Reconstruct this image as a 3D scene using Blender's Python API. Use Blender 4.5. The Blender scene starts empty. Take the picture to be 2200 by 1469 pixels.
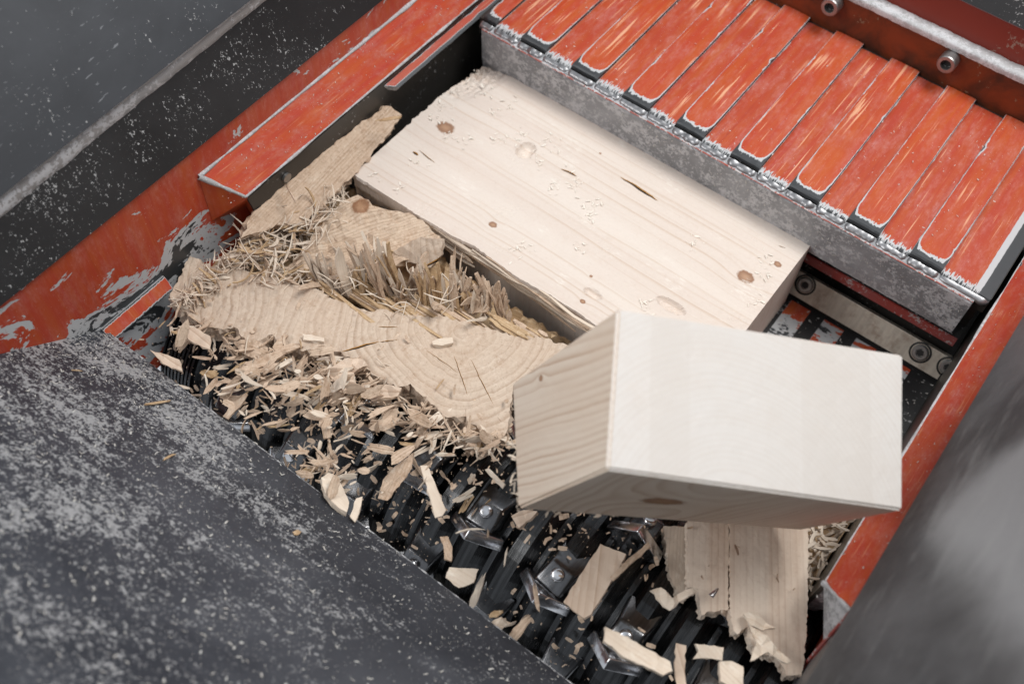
import bpy, math, random
import numpy as np
from mathutils import Vector, Matrix, noise as mnoise
from mathutils.geometry import delaunay_2d_cdt

# ------------------------------------------------------------------ camera
F = 2308.692
R3 = np.array([[0.799, -0.525, 0.293], [0.600, 0.664, -0.446], [0.040, 0.533, 0.845]])
def _setup():
    c = np.array([1100, 734.5]); a = np.array((-5200., -3400.)) - c; b = np.array((4200., -2700.)) - c
    f = math.sqrt(-(a @ b))
    X = -np.array([a[0], -a[1], -f]); X /= np.linalg.norm(X)
    Y = np.array([b[0], -b[1], -f]); Y /= np.linalg.norm(Y)
    return f, np.array([X, Y, np.cross(X, Y)])
F, R3 = _setup()
CAM = np.array([0, 0, 1.0])
sc = bpy.context.scene
COL = sc.collection
cam = bpy.data.cameras.new('camera'); cam.sensor_width = 36; cam.lens = 36 * F / 2200
cam.clip_start = 0.02; cam.clip_end = 50
cam.dof.use_dof = True; cam.dof.focus_distance = 1.16; cam.dof.aperture_fstop = 3.4
co = bpy.data.objects.new('camera', cam); COL.objects.link(co)
M4 = Matrix.Identity(4)
for i in range(3):
    for j in range(3): M4[i][j] = R3[i][j]
    M4[i][3] = CAM[i]
co.matrix_world = M4
sc.camera = co
# ------------------------------------------------------------------ world, lamps, exposure
w = bpy.data.worlds.new('World'); sc.world = w; w.use_nodes = True
w.node_tree.nodes['Background'].inputs[0].default_value = (0.88, 0.93, 1.0, 1)
w.node_tree.nodes['Background'].inputs[1].default_value = 0.58
def lamp(name, loc, target, sx, sy, power, col):
    l = bpy.data.lights.new(name, 'AREA'); l.shape = 'RECTANGLE'; l.size = sx; l.size_y = sy; l.energy = power; l.color = col
    o = bpy.data.objects.new(name, l); COL.objects.link(o); o.location = loc
    o.rotation_euler = (Vector(target) - Vector(loc)).to_track_quat('-Z', 'Y').to_euler()
    return o
lamp('hall_roof_light', (0.35, 1.35, 2.7), (-0.25, 0.6, 0), 1.5, 0.9, 58, (1.0, 0.985, 0.96))
lamp('added_front_left_fill', (-1.7, -1.1, 1.7), (-0.2, 0.5, 0), 1.4, 1.0, 27, (1.0, 0.985, 0.965))  # unseen fill lamp, added to lift the sides facing the camera
vs = sc.view_settings; vs.view_transform = 'Standard'; vs.look = 'None'; vs.exposure = 0.18; vs.gamma = 1.0

# ------------------------------------------------------------------ geometry maths
def ray(px, py): return R3 @ np.array([px - 1100., -(py - 734.5), -F])
def hit(px, py, o, n):
    d = ray(px, py); o = np.array(o, float); n = np.array(n, float)
    return CAM + d * ((o - CAM) @ n / (d @ n))
def PZ(px, py, z=0.): return hit(px, py, (0, 0, z), (0, 0, 1))
def PX(px, py, x): return hit(px, py, (x, 0, 0), (1, 0, 0))
def PY(px, py, y): return hit(px, py, (0, y, 0), (0, 1, 0))
def V(*a): return Vector(a)
def nz(x, y=0., z=0.): return mnoise.noise(Vector((x, y, z)))

# ------------------------------------------------------------------ object helpers
WM = {}
def mesh(name, verts, faces, mat, tc=None, uv=None, smooth=False, mats=None, fmat=None):
    me = bpy.data.meshes.new(name)
    me.from_pydata([tuple(v) for v in verts], [], faces)
    if mats:
        for m in mats: me.materials.append(m)
        if fmat: me.polygons.foreach_set('material_index', fmat)
    elif mat: me.materials.append(mat)
    if tc is not None:
        a = me.attributes.new('tc', 'FLOAT_VECTOR', 'POINT')
        a.data.foreach_set('vector', np.array([tuple(t) for t in tc], dtype=np.float32).ravel())
    if uv is not None:
        l = me.uv_layers.new(name='UVMap')
        flat = []
        for p in me.polygons:
            for k, li in enumerate(p.loop_indices): flat += list(uv[p.index][k])
        l.data.foreach_set('uv', flat)
    if smooth: me.polygons.foreach_set('use_smooth', [True] * len(me.polygons))
    me.update()
    return me
def link(name, data, M=None, parent=None, label=None, cat=None, group=None, kind=None):
    """M is the world matrix of the new object."""
    o = bpy.data.objects.new(name, data); COL.objects.link(o)
    M = M or Matrix.Identity(4)
    if parent is not None:
        o.parent = parent; o.matrix_basis = WM[parent.name].inverted() @ M
    else: o.matrix_basis = M
    WM[o.name] = M.copy()
    if label: o['label'] = label
    if cat: o['category'] = cat
    if group: o['group'] = group
    if kind: o['kind'] = kind
    return o
def obj(name, verts, faces, mat, parent=None, org=None, **k):
    """verts in world metres; the object gets its origin at org (default: base centre)"""
    tagk = {q: k.pop(q) for q in ('label', 'cat', 'group', 'kind') if q in k}
    vv = [Vector(v) for v in verts]
    if org is None:
        lo = [min(v[i] for v in vv) for i in range(3)]; hi = [max(v[i] for v in vv) for i in range(3)]
        org = ((lo[0] + hi[0]) / 2, (lo[1] + hi[1]) / 2, lo[2])
    org = Vector(org)
    return link(name, mesh(name, [v - org for v in vv], faces, mat, **k), Matrix.Translation(org), parent, **tagk)
def empty(name, loc, label, cat, group=None):
    return link(name, None, Matrix.Translation(Vector(loc)), None, label, cat, group)

# ------------------------------------------------------------------ node helpers
class NB:
    def __init__(s, name):
        s.m = bpy.data.materials.new(name); s.m.use_nodes = True; s.t = s.m.node_tree
        s.b = s.t.nodes['Principled BSDF']; s.c = {}
    def new(s, ty, **p):
        n = s.t.nodes.new(ty)
        for k, v in p.items(): setattr(n, k, v)
        return n
    def put(s, sock, v):
        if isinstance(v, bpy.types.NodeSocket): s.t.links.new(v, sock)
        elif isinstance(v, (tuple, list)) and len(v) == 3 and sock.type == 'RGBA': sock.default_value = (*v, 1)
        else: sock.default_value = v
    def M(s, op, a, b=None, c=None, clamp=False):
        n = s.new('ShaderNodeMath', operation=op, use_clamp=clamp); s.put(n.inputs[0], a)
        if b is not None: s.put(n.inputs[1], b)
        if c is not None: s.put(n.inputs[2], c)
        return n.outputs[0]
    def VM(s, op, a, b=None):
        n = s.new('ShaderNodeVectorMath', operation=op); s.put(n.inputs[0], a)
        if b is not None: s.put(n.inputs[1], b)
        return n.outputs['Value'] if op in ('LENGTH', 'DISTANCE', 'DOT_PRODUCT') else n.outputs[0]
    def noise(s, vec, scale=1., detail=3., rough=.55, dist=0., out=0):
        n = s.new('ShaderNodeTexNoise'); s.put(n.inputs['Vector'], vec); n.inputs['Scale'].default_value = scale
        n.inputs['Detail'].default_value = detail; n.inputs['Roughness'].default_value = rough; n.inputs['Distortion'].default_value = dist
        return n.outputs[out]
    def mix(s, f, a, b, blend='MIX'):
        n = s.new('ShaderNodeMix', data_type='RGBA', blend_type=blend); s.put(n.inputs[0], f); s.put(n.inputs[6], a); s.put(n.inputs[7], b)
        return n.outputs[2]
    def step(s, x, lo, hi):   # smoothstep
        n = s.new('ShaderNodeMapRange', interpolation_type='SMOOTHSTEP'); s.put(n.inputs[0], x)
        s.put(n.inputs[1], lo); s.put(n.inputs[2], hi); n.inputs[3].default_value = 0; n.inputs[4].default_value = 1
        return n.outputs[0]
    def attr(s, name, out='Vector'): return s.new('ShaderNodeAttribute', attribute_name=name).outputs[out]
    def obj(s): return s.new('ShaderNodeTexCoord').outputs['Object']
    def uv(s): return s.new('ShaderNodeTexCoord').outputs['UV']
    def rnd(s): return s.new('ShaderNodeObjectInfo').outputs['Random']
    def sep(s, v):
        n = s.new('ShaderNodeSeparateXYZ'); s.put(n.inputs[0], v); return n.outputs
    def comb(s, x, y, z):
        n = s.new('ShaderNodeCombineXYZ'); s.put(n.inputs[0], x); s.put(n.inputs[1], y); s.put(n.inputs[2], z); return n.outputs[0]
    def scl(s, v, xyz): return s.VM('MULTIPLY', v, xyz)
    def bump(s, h, strength=.3, dist=.001):
        n = s.new('ShaderNodeBump'); n.inputs['Strength'].default_value = strength; n.inputs['Distance'].default_value = dist
        s.put(n.inputs['Height'], h); s.put(s.b.inputs['Normal'], n.outputs[0])
    def fin(s, col, rough, metal=0., spec=.5):
        s.put(s.b.inputs['Base Color'], col); s.put(s.b.inputs['Roughness'], rough); s.put(s.b.inputs['Metallic'], metal)
        s.b.inputs['Specular IOR Level'].default_value = spec
        return s.m
def lin(r, g, b):
    f = lambda c: ((c / 255 + .055) / 1.055) ** 2.4 if c > 10 else c / 255 / 12.92
    return (f(r), f(g), f(b))

# ------------------------------------------------------------------ materials
def wood_mat(name, pith=(0., -.05), ring=.0035, light=(.80, .70, .58), dark=(.56, .40, .25), contrast=.5, knots=(), fuzz=.0, cracks=(),
             wob=.02, pale=(.86, .80, .70), bands=0., radial=0., rough=.62, bump=.35, rnd=0., soft=2.6, amps=(.28, .72), fine=.35, lam=0., lb=.5, wfreq=1.6, cyz=False, blotch=.35, grit=0.):
    n = NB(name); tc = n.attr('tc')
    if rnd: tc = n.VM('ADD', tc, n.scl(n.comb(n.rnd(), n.rnd(), n.rnd()), (.0, rnd, rnd * .7)))
    x, y, z = n.sep(tc)
    w1 = n.noise(n.scl(tc, (wfreq, wfreq * 3.1, wfreq * 3.1)), 1., 2., .5, 0., 1)
    wv = n.VM('ADD', tc, n.scl(n.VM('SUBTRACT', w1, (.5, .5, .5)), (0, wob, wob)))
    w2 = n.noise(n.scl(tc, (10, 30, 30)), 1., 2., .5, 0., 1)
    wv = n.VM('ADD', wv, n.scl(n.VM('SUBTRACT', w2, (.5, .5, .5)), (0, wob * .14, wob * .14)))
    wx, wy, wz = n.sep(wv)
    dy = n.M('SUBTRACT', wy, pith[0]); dz = n.M('SUBTRACT', wz, pith[1])
    r = n.M('SQRT', n.M('ADD', n.M('MULTIPLY', dy, dy), n.M('MULTIPLY', dz, dz)))
    kmask = None
    for kk in knots:
        kx, ky, kr = kk[0], kk[1], kk[-1]
        if len(kk) == 3: kd = n.VM('LENGTH', n.scl(n.VM('SUBTRACT', n.comb(x, y, 0.), (kx, ky, 0)), (.8, 1., 0)))
        else: kd = n.VM('LENGTH', n.scl(n.VM('SUBTRACT', tc, kk[:3]), (.8, 1., .5)))
        q = n.M('DIVIDE', kd, kr * 2.6)
        g = n.M('EXPONENT', n.M('MULTIPLY', n.M('MULTIPLY', q, q), -1.))
        r = n.M('ADD', r, n.M('MULTIPLY', g, kr * .9))
        kd2 = n.M('ADD', kd, n.M('MULTIPLY', n.M('SUBTRACT', n.noise(tc, 300., 2.), .5), kr * .5))
        k = n.M('SUBTRACT', 1., n.step(kd2, kr * .8, kr * 1.1))
        core = n.M('SUBTRACT', 1., n.step(kd2, kr * .1, kr * .75))
        kmask = (k, core) if kmask is None else (n.M('MAXIMUM', kmask[0], k), n.M('MAXIMUM', kmask[1], core))
    ph = n.M('FRACT', n.M('DIVIDE', r, ring))
    late = n.M('MULTIPLY', n.M('POWER', ph, soft), n.M('SUBTRACT', 1., n.step(ph, .93, 1.)))
    amp = n.noise(n.comb(n.M('MULTIPLY', r, 160.), 0., n.M('MULTIPLY', x, 2.)), 1., 2.)
    amp = n.step(amp, *amps)
    fib = n.noise(n.scl(tc, (25, 900, 900)), 1., 3., .6)
    fib2 = n.noise(n.scl(tc, (6, 160, 160)), 1., 3., .6)
    blot = n.noise(n.scl(tc, (7, 14, 14)), 1., 3., .5)
    f = n.M('MULTIPLY', n.M('MULTIPLY', late, amp), contrast)
    f = n.M('ADD', f, n.M('MULTIPLY', n.M('SUBTRACT', fib2, .5), fine * 1.3))
    f = n.M('ADD', f, n.M('MULTIPLY', n.M('SUBTRACT', fib, .5), fine), clamp=True)
    col = n.mix(f, light, dark)
    col = n.mix(n.M('MULTIPLY', n.step(blot, .35, .7), blotch), col, (light[0] * .88, light[1] * .80, light[2] * .74))
    if grit:
        g1 = n.noise(tc, 240., 4., .75); g2 = n.noise(tc, 55., 4., .7)
        col = n.mix(n.M('MULTIPLY', n.step(g1, .52, .72), grit), col, (dark[0] * .7, dark[1] * .65, dark[2] * .6))
        col = n.mix(n.M('MULTIPLY', n.step(g2, .50, .72), grit * .8), col, (dark[0] * 1.05, dark[1] * .98, dark[2] * .9))
        col = n.mix(n.M('MULTIPLY', n.step(g1, .46, .30), grit), col, pale)
    if lam:
        li = n.M('FLOOR', n.M('DIVIDE', z, lam)); lt = n.noise(n.comb(n.M('MULTIPLY', li, 3.7), 0., 0.), 1., 0.)
        col = n.mix(n.M('MULTIPLY', n.step(lt, .3, .7), .65), col, (light[0] * .84, light[1] * .80, light[2] * .76))
    if bands:
        bd = n.step(n.noise(n.scl(tc, (1.2, 22, 22)), 1., 1.), .42, .6)
        col = n.mix(n.M('MULTIPLY', bd, bands), col, pale)
    if radial:
        ang = n.M('ARCTAN2', dy, dz)
        rd = n.noise(n.comb(n.M('MULTIPLY', ang, 26.), n.M('MULTIPLY', r, 14.), 0.), 1., 3., .7)
        rl = n.M('MULTIPLY', n.step(rd, .66, .70), n.M('SUBTRACT', 1., n.step(rd, .70, .74)))
        col = n.mix(n.M('MULTIPLY', rl, radial), col, (.22, .12, .07))
    for (ax, ay, bx, by, cw) in cracks:
        ln = math.hypot(bx - ax, by - ay); dx, dy_ = (bx - ax) / ln, (by - ay) / ln
        cx_, cy_ = (y, z) if cyz else (x, y)
        px_ = n.M('SUBTRACT', cx_, ax); py_ = n.M('SUBTRACT', n.M('ADD', cy_, n.M('MULTIPLY', n.M('SUBTRACT', n.noise(tc, 60., 2.), .5), .004)), ay)
        al = n.M('ADD', n.M('MULTIPLY', px_, dx), n.M('MULTIPLY', py_, dy_)); ac = n.M('SUBTRACT', n.M('MULTIPLY', py_, dx), n.M('MULTIPLY', px_, dy_))
        tt = n.M('DIVIDE', al, ln); prof = n.M('MULTIPLY', n.M('MULTIPLY', n.M('MULTIPLY', tt, n.M('SUBTRACT', 1., tt, None, True)), 4.), cw)
        prof = n.M('MULTIPLY', prof, n.M('GREATER_THAN', tt, 0.))
        h1 = n.M('LESS_THAN', n.M('ABSOLUTE', ac), prof)
        h2 = n.M('LESS_THAN', n.M('ABSOLUTE', n.M('ADD', ac, cw * .35)), n.M('MULTIPLY', prof, .6))
        col = n.mix(h1, col, (.36, .17, .03)); col = n.mix(h2, col, (.025, .015, .01))
    if kmask:
        kc = n.mix(kmask[1], (.26, .12, .055), (.40, .22, .12))
        col = n.mix(n.M('MULTIPLY', kmask[0], .88), col, kc)
    if fuzz:
        fz = n.M('MULTIPLY', n.step(n.noise(n.scl(tc, (18, 22, 22)), 1., 2.), .56, .68), n.step(n.noise(n.scl(tc, (90, 260, 260)), 1., 4., .7), .48, .62))
        col = n.mix(n.M('MULTIPLY', fz, fuzz), col, pale)
    n.bump(n.M('ADD', n.M('MULTIPLY', fib, 1.), n.M('MULTIPLY', late, lb)), bump, .0006)
    return n.fin(col, rough, 0., .25)

def dusty_mat(name, base=(.030, .034, .042), dust=(.50, .50, .49), cover=.45, fine=260., clump=9., streak=(1, 1, 1), rough=.42, film=.25, filmcol=(.16, .17, .19),
              scratch=.0, metal=0., extra=None, soft=.06):
    n = NB(name); o = n.obj()
    n1 = n.noise(n.scl(o, streak), clump, 4., .6, .4)
    n2 = n.noise(o, fine, 3., .7, .3)
    n3 = n.noise(n.scl(o, (1, 1.6, 1)), fine * .33, 3., .65)
    d = n.M('ADD', n.M('MULTIPLY', n1, .7), n.M('ADD', n.M('MULTIPLY', n2, .95), n.M('MULTIPLY', n3, .75)))
    if extra: d = n.M('ADD', d, extra(n, o))
    mask = n.step(d, 1.50 - cover * .5, 1.50 - cover * .5 + soft)
    fm = n.M('MULTIPLY', n.step(n.noise(n.scl(o, streak), clump * .6, 5., .6, .6), .35, .72), film)
    col = n.mix(fm, base, filmcol)
    if scratch:
        sn = n.noise(n.scl(o, (14, 3, 14)), 30., 2., .5, .3)
        sm = n.M('MULTIPLY', n.step(sn, .70, .72), scratch)
        col = n.mix(sm, col, (.35, .36, .38))
    col = n.mix(mask, col, n.mix(n2, dust, (dust[0] * .6, dust[1] * .6, dust[2] * .62)))
    n.bump(n.M('ADD', mask, n.M('MULTIPLY', n2, .4)), .25, .0006)
    return n.fin(col, n.M('ADD', rough, n.M('MULTIPLY', mask, .35)), metal)

ORANGE = (.50, .072, .024)
def paint_mat(name, W=None, L=None, ends=True, wear=.004, base=ORANGE, dustc=(.62, .33, .30), dust=.35, peel=0., peelpos=None, streaks=.5, steel=(.07, .075, .08), corner=0., sidew=.0012, spike=.004, bare=.5):
    """u across (0..W), v along (0..L), metres"""
    n = NB(name); u, v, _ = n.sep(n.uv()); rn = n.rnd(); off = n.M('MULTIPLY', rn, 7.)
    p = n.comb(n.M('ADD', u, off), n.M('ADD', v, off), 0.)
    fn = n.noise(n.scl(p, (420, 40, 1)), 1., 3., .7)
    fl = n.noise(n.scl(p, (60, 18, 1)), 1., 3., .6)
    wobn = n.noise(p, 120., 3., .6)
    tone = n.noise(n.scl(p, (90, 5, 1)), 1., 4., .6)
    col = n.mix(n.step(tone, .35, .68), base, (base[0] * 1.05, base[1] * 1.6, base[2] * .8))
    col = n.mix(n.M('MULTIPLY', n.step(n.noise(p, 14., 3.), .4, .7), .35), col, (base[0] * .8, base[1] * .62, base[2] * 1.2))
    col = n.mix(n.M('MULTIPLY', rn, .25), col, (.40, .040, .02))
    # pale film of dust
    df = n.M('MULTIPLY', n.step(n.noise(n.scl(p, (2.2, .7, 1)), 26., 6., .78), .42, .72), dust)
    df = n.M('MULTIPLY', df, n.M('ADD', .45, n.step(n.noise(n.scl(p, (300, 120, 1)), 1., 3., .7), .35, .7)))
    col = n.mix(df, col, dustc)
    lg = n.M('MULTIPLY', n.step(n.noise(n.scl(p, (260, 3.5, 1)), 1., 4., .7), .50, .75), .40)
    col = n.mix(lg, col, (base[0] * 1.15, base[1] * 2.3, base[2] * 2.2))
    ld = n.M('MULTIPLY', n.step(n.noise(n.scl(p, (200, 4.5, 1)), 1., 4., .7), .54, .78), .35)
    col = n.mix(ld, col, (base[0] * .55, base[1] * .45, base[2] * .5))
    if streaks:
        st = n.M('MULTIPLY', n.step(n.noise(n.scl(p, (330, 9, 1)), 1., 2., .5), .60, .66), n.step(n.noise(n.scl(p, (20, 12, 1)), 1., 1.), .45, .62))
        col = n.mix(n.M('MULTIPLY', st, streaks), col, (.78, .42, .25))
    sp = n.step(n.noise(p, 520., 2., .6), .70, .74)
    col = n.mix(n.M('MULTIPLY', sp, .7), col, (.62, .56, .54))
    prim = (.52, .53, .54)
    if W:
        du = n.M('MINIMUM', u, n.M('SUBTRACT', W, u))
        dv = n.M('MINIMUM', v, n.M('SUBTRACT', L, v)) if ends else v
        vn = n.noise(n.comb(n.M('MULTIPLY', off, 3.), n.M('MULTIPLY', v, 22.), n.M('GREATER_THAN', u, W * .5)), 1., 3., .6)
        ws = n.M('ADD', .0003 if corner else .0002, n.M('MULTIPLY', n.step(vn, .50, .80), n.M('MULTIPLY', n.M('ADD', rn, .35), sidew * 1.7)))
        if corner: ws = n.M('ADD', ws, n.M('ADD', n.M('MULTIPLY', n.M('SUBTRACT', 1., n.step(v, 0., .028)), .0045), n.M('MULTIPLY', n.M('SUBTRACT', 1., n.step(v, 0., .11)), .0010)))
        ds = n.M('SUBTRACT', n.M('SUBTRACT', du, ws), n.M('MULTIPLY', n.M('SUBTRACT', wobn, .5), .0016))
        df_ = n.M('SUBTRACT', n.M('SUBTRACT', dv, wear), n.M('ADD', n.M('MULTIPLY', n.M('SUBTRACT', fn, .5), spike), n.M('MULTIPLY', n.M('SUBTRACT', wobn, .5), wear)))
        if corner: dj = n.new('ShaderNodeMath', operation='SMOOTH_MIN'); n.put(dj.inputs[0], ds); n.put(dj.inputs[1], df_); dj.inputs[2].default_value = corner; dj = dj.outputs[0]
        else: dj = n.M('MINIMUM', ds, df_)
        m1 = n.M('SUBTRACT', 1., n.step(dj, -.0003, .0004))
        dj = n.M('MINIMUM', dj, n.M('SUBTRACT', n.M('MULTIPLY', ds, 4.), -.0022)) if corner else dj
        m0 = n.M('SUBTRACT', 1., n.step(n.M('ADD', dj, wear * bare), -.0003, .0005))
    else: m1 = 0.; m0 = 0.
    if peel:
        pp = n.M('ADD', n.M('MULTIPLY', n.noise(n.scl(p, (9, 16, 1)), 1.3, 5., .65, .8), 1.), n.M('MULTIPLY', n.noise(p, 150., 2., .6), .12))
        if peelpos: pp = n.M('ADD', pp, peelpos(n, u, v))
        a = n.step(pp, .62, .635); b = n.step(pp, .72, .74)
        m1 = n.M('MAXIMUM', m1, n.M('MULTIPLY', a, peel)); m0 = n.M('MAXIMUM', m0, b)
    col = n.mix(m1, col, prim)
    col = n.mix(m0, col, steel)
    h = n.M('ADD', n.M('MULTIPLY', n.M('SUBTRACT', 1., m1 if not isinstance(m1, float) else n.M('ADD', 0., 0.)), 1.), n.M('MULTIPLY', fl, .35))
    n.bump(h, .3, .0006)
    return n.fin(col, n.M('ADD', .36, n.M('MULTIPLY', fl, .25)), n.M('MULTIPLY', m0, .5) if not isinstance(m0, float) else 0., .45)

def metal_mat(name, col=(.16, .165, .175), rough=.3, metal=.9, var=.5, brush=(1, 1, 1), rust=0.):
    n = NB(name); o = n.obj()
    a = n.noise(n.scl(o, brush), 30., 4., .65, .3); b = n.noise(n.scl(o, brush), 240., 3., .6)
    c = n.mix(n.M('MULTIPLY', n.step(a, .3, .7), var), col, tuple(q * .35 for q in col))
    if rust: c = n.mix(n.M('MULTIPLY', n.step(n.noise(o, 45., 4., .7), .45, .7), rust), c, (.16, .06, .025))
    n.bump(b, .25, .0005)
    return n.fin(c, n.M('ADD', rough, n.M('MULTIPLY', n.M('SUBTRACT', b, .5), .3)), metal)

def _sweep(n, o):
    x, y, z = n.sep(o)
    a = n.M('ADD', n.M('MULTIPLY', n.step(x, .24, -.10), .08), n.M('MULTIPLY', n.M('MULTIPLY', n.step(x, .02, -.26), n.step(y, -.02, .22)), .13))
    c = n.noise(n.comb(n.M('ADD', n.M('MULTIPLY', x, 2.2), n.M('MULTIPLY', y, 9.)), n.M('SUBTRACT', n.M('MULTIPLY', y, 34.), n.M('MULTIPLY', x, 9.)), 0.), 1., 3., .5, .8)
    return n.M('ADD', a, n.M('MULTIPLY', n.M('SUBTRACT', n.step(c, .36, .66), .62), .06))
M_FRONT = dusty_mat('dusty_dark_steel', cover=.31, fine=360., clump=11., streak=(.8, 1.4, 1.4), scratch=.5, film=.75, filmcol=(.075, .080, .093), base=(.028, .031, .039), dust=(.40, .40, .40),
                    extra=_sweep, soft=.15)
M_LEFTUP = dusty_mat('blue_grey_steel', base=(.024, .026, .031), cover=.08, fine=330., clump=7., film=.8, filmcol=(.050, .054, .062), scratch=.4, rough=.55)
M_LEFTLOW = dusty_mat('black_steel', base=(.013, .013, .014), cover=.20, fine=420., clump=9., film=.5, filmcol=(.036, .036, .038), scratch=.0, rough=.5)
M_EDGE = dusty_mat('worn_plate_edge', base=(.36, .36, .37), dust=(.75, .75, .76), cover=.5, fine=180., clump=20., streak=(1, .15, 1), film=.5, filmcol=(.26, .22, .19), rough=.5, metal=.0)
M_EDGEB = dusty_mat('bright_worn_edge', base=(.38, .38, .385), dust=(.72, .72, .73), cover=.6, fine=400., clump=20., film=.5, filmcol=(.5, .5, .5), rough=.5)
M_FACE = dusty_mat('dusty_ram_face', base=(.20, .205, .215), dust=(.62, .62, .63), cover=.72, fine=240., clump=26., film=.8, filmcol=(.34, .345, .36), rough=.5, metal=.0, soft=.2)
M_DARK = dusty_mat('dark_inner_steel', base=(.040, .036, .032), cover=.16, fine=300., clump=10., film=.4, filmcol=(.06, .058, .055), rough=.4, metal=.3)
M_FLOOR = dusty_mat('floor_steel', base=(.020, .020, .021), cover=.24, fine=340., clump=12., film=.3, filmcol=(.05, .05, .05), rough=.4)
M_ROTOR = metal_mat('rotor_steel', (.075, .076, .078), .28, 1., .85, (6, .25, .25))
M_KNIFE = metal_mat('knife_steel', (.80, .80, .82), .20, 1., .5)
M_HOLD = metal_mat('holder_steel', (.20, .20, .205), .22, 1., .7, (6, .4, .4))
M_BOLT = metal_mat('bolt_steel', (.42, .41, .40), .38, .9, .5)
M_STRIP = metal_mat('brushed_strip', (.60, .55, .47), .42, .4, .3, (6, 1, 1), rust=.45)
M_NIB = metal_mat('bright_nib', (.34, .34, .35), .36, .8, .7)
M_BLACK = NB('dark_socket').fin((.01, .01, .01), .6)
M_RUSTP = dusty_mat('rusty_orange_panel', base=(.19, .036, .010), dust=(.30, .20, .12), cover=.10, fine=200., clump=26., streak=(1, 1, 1), film=1., filmcol=(.030, .016, .010), rough=.4)
M_REDWALL = dusty_mat('dark_red_paint', base=(.20, .025, .014), dust=(.35, .2, .15), cover=.04, fine=240., clump=6., film=.4, filmcol=(.12, .02, .012), rough=.4)
M_SAW = wood_mat('sawdust_flakes', light=(.55, .54, .51), dark=(.42, .37, .30), contrast=.3, rnd=0.)
M_BEAM = wood_mat('fresh_spruce', pith=(.05, -.16), ring=.0052, light=(.83, .745, .645), dark=(.60, .43, .28), contrast=.62, fuzz=.6, pale=(.90, .86, .79), wob=.028, bands=.3,
                  knots=((.0, .0, .0001),))
M_BLOCK_END = None

# ------------------------------------------------------------------ primitive makers (world metres)
def box(x0, x1, y0, y1, z0, z1):
    v = [(x, y, z) for x in (x0, x1) for y in (y0, y1) for z in (z0, z1)]
    return v, [(0, 1, 3, 2), (4, 6, 7, 5), (0, 4, 5, 1), (2, 3, 7, 6), (0, 2, 6, 4), (1, 5, 7, 3)]
def join(parts):
    V_, F_ = [], []
    for v, f in parts:
        b = len(V_); V_ += list(v); F_ += [tuple(i + b for i in q) for q in f]
    return V_, F_
def extr(profile, axis, a, b):
    """closed 2-D profile extruded from a to b; axis 'x': profile is (y,z); axis 'y': profile is (x,z)"""
    n = len(profile); vs_ = []
    for t in (a, b):
        for p, q in profile: vs_.append((t, p, q) if axis == 'x' else (p, t, q))
    fs = [(i, (i + 1) % n, (i + 1) % n + n, i + n) for i in range(n)] + [tuple(range(n))[::-1], tuple(range(n, 2 * n))]
    return vs_, fs
def sheet(name, P00, P10, P11, P01, thick, mat, parent=None, edge_mat=None, nu=1, nv=1, wob=0., seed=0, W=None, L=None, **k):
    """a plate: u runs P00->P10, v runs P00->P01; front face on the side of +normal, real thickness behind"""
    P00, P10, P11, P01 = [Vector(p) for p in (P00, P10, P11, P01)]
    n = (P10 - P00).cross(P01 - P00).normalized()
    W = W or (P10 - P00).length; L = L or (P01 - P00).length
    vs_, uvs = [], []
    for j in range(nv + 1):
        for i in range(nu + 1):
            s, t = i / nu, j / nv
            p = P00 * (1 - s) * (1 - t) + P10 * s * (1 - t) + P11 * s * t + P01 * (1 - s) * t
            if wob:
                q = nz(s * W * 40 + seed, t * L * 40, 3.) * wob
                if i in (0, nu): p = p + (P10 - P00).normalized() * q
            vs_.append(p); uvs.append((s * W, t * L))
    N = len(vs_); back = [p - n * thick for p in vs_]; allv = vs_ + back
    fs, fuv, fm = [], [], []
    for j in range(nv):
        for i in range(nu):
            a = j * (nu + 1) + i; q = (a, a + 1, a + nu + 2, a + nu + 1)
            fs.append(q); fuv.append([uvs[x] for x in q]); fm.append(0)
            q2 = tuple(x + N for x in q[::-1]); fs.append(q2); fuv.append([uvs[x] for x in q[::-1]]); fm.append(0)
    ring = [i for i in range(nu + 1)] + [(j + 1) * (nu + 1) + nu for j in range(nv)] + [nv * (nu + 1) + i for i in range(nu - 1, -1, -1)] + [j * (nu + 1) for j in range(nv - 1, 0, -1)]
    for a, b in zip(ring, ring[1:] + ring[:1]):
        fs.append((b, a, a + N, b + N)); fuv.append([uvs[b], uvs[a], uvs[a], uvs[b]]); fm.append(1 if edge_mat else 0)
    return obj(name, allv, fs, mat, parent, uv=fuv, mats=[mat, edge_mat] if edge_mat else None, fmat=fm if edge_mat else None, **k)
def cyl(c, d, r, h, seg=24, r2=None):
    c = Vector(c); d = Vector(d).normalized(); a = d.orthogonal().normalized(); b = d.cross(a); r2 = r if r2 is None else r2
    vs_ = []
    for rr, t in ((r, 0), (r2, h)):
        for i in range(seg):
            q = 2 * math.pi * i / seg; vs_.append(c + d * t + (a * math.cos(q) + b * math.sin(q)) * rr)
    return vs_, [(i, (i + 1) % seg, (i + 1) % seg + seg, i + seg) for i in range(seg)] + [tuple(range(seg))[::-1], tuple(range(seg, 2 * seg))]
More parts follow.
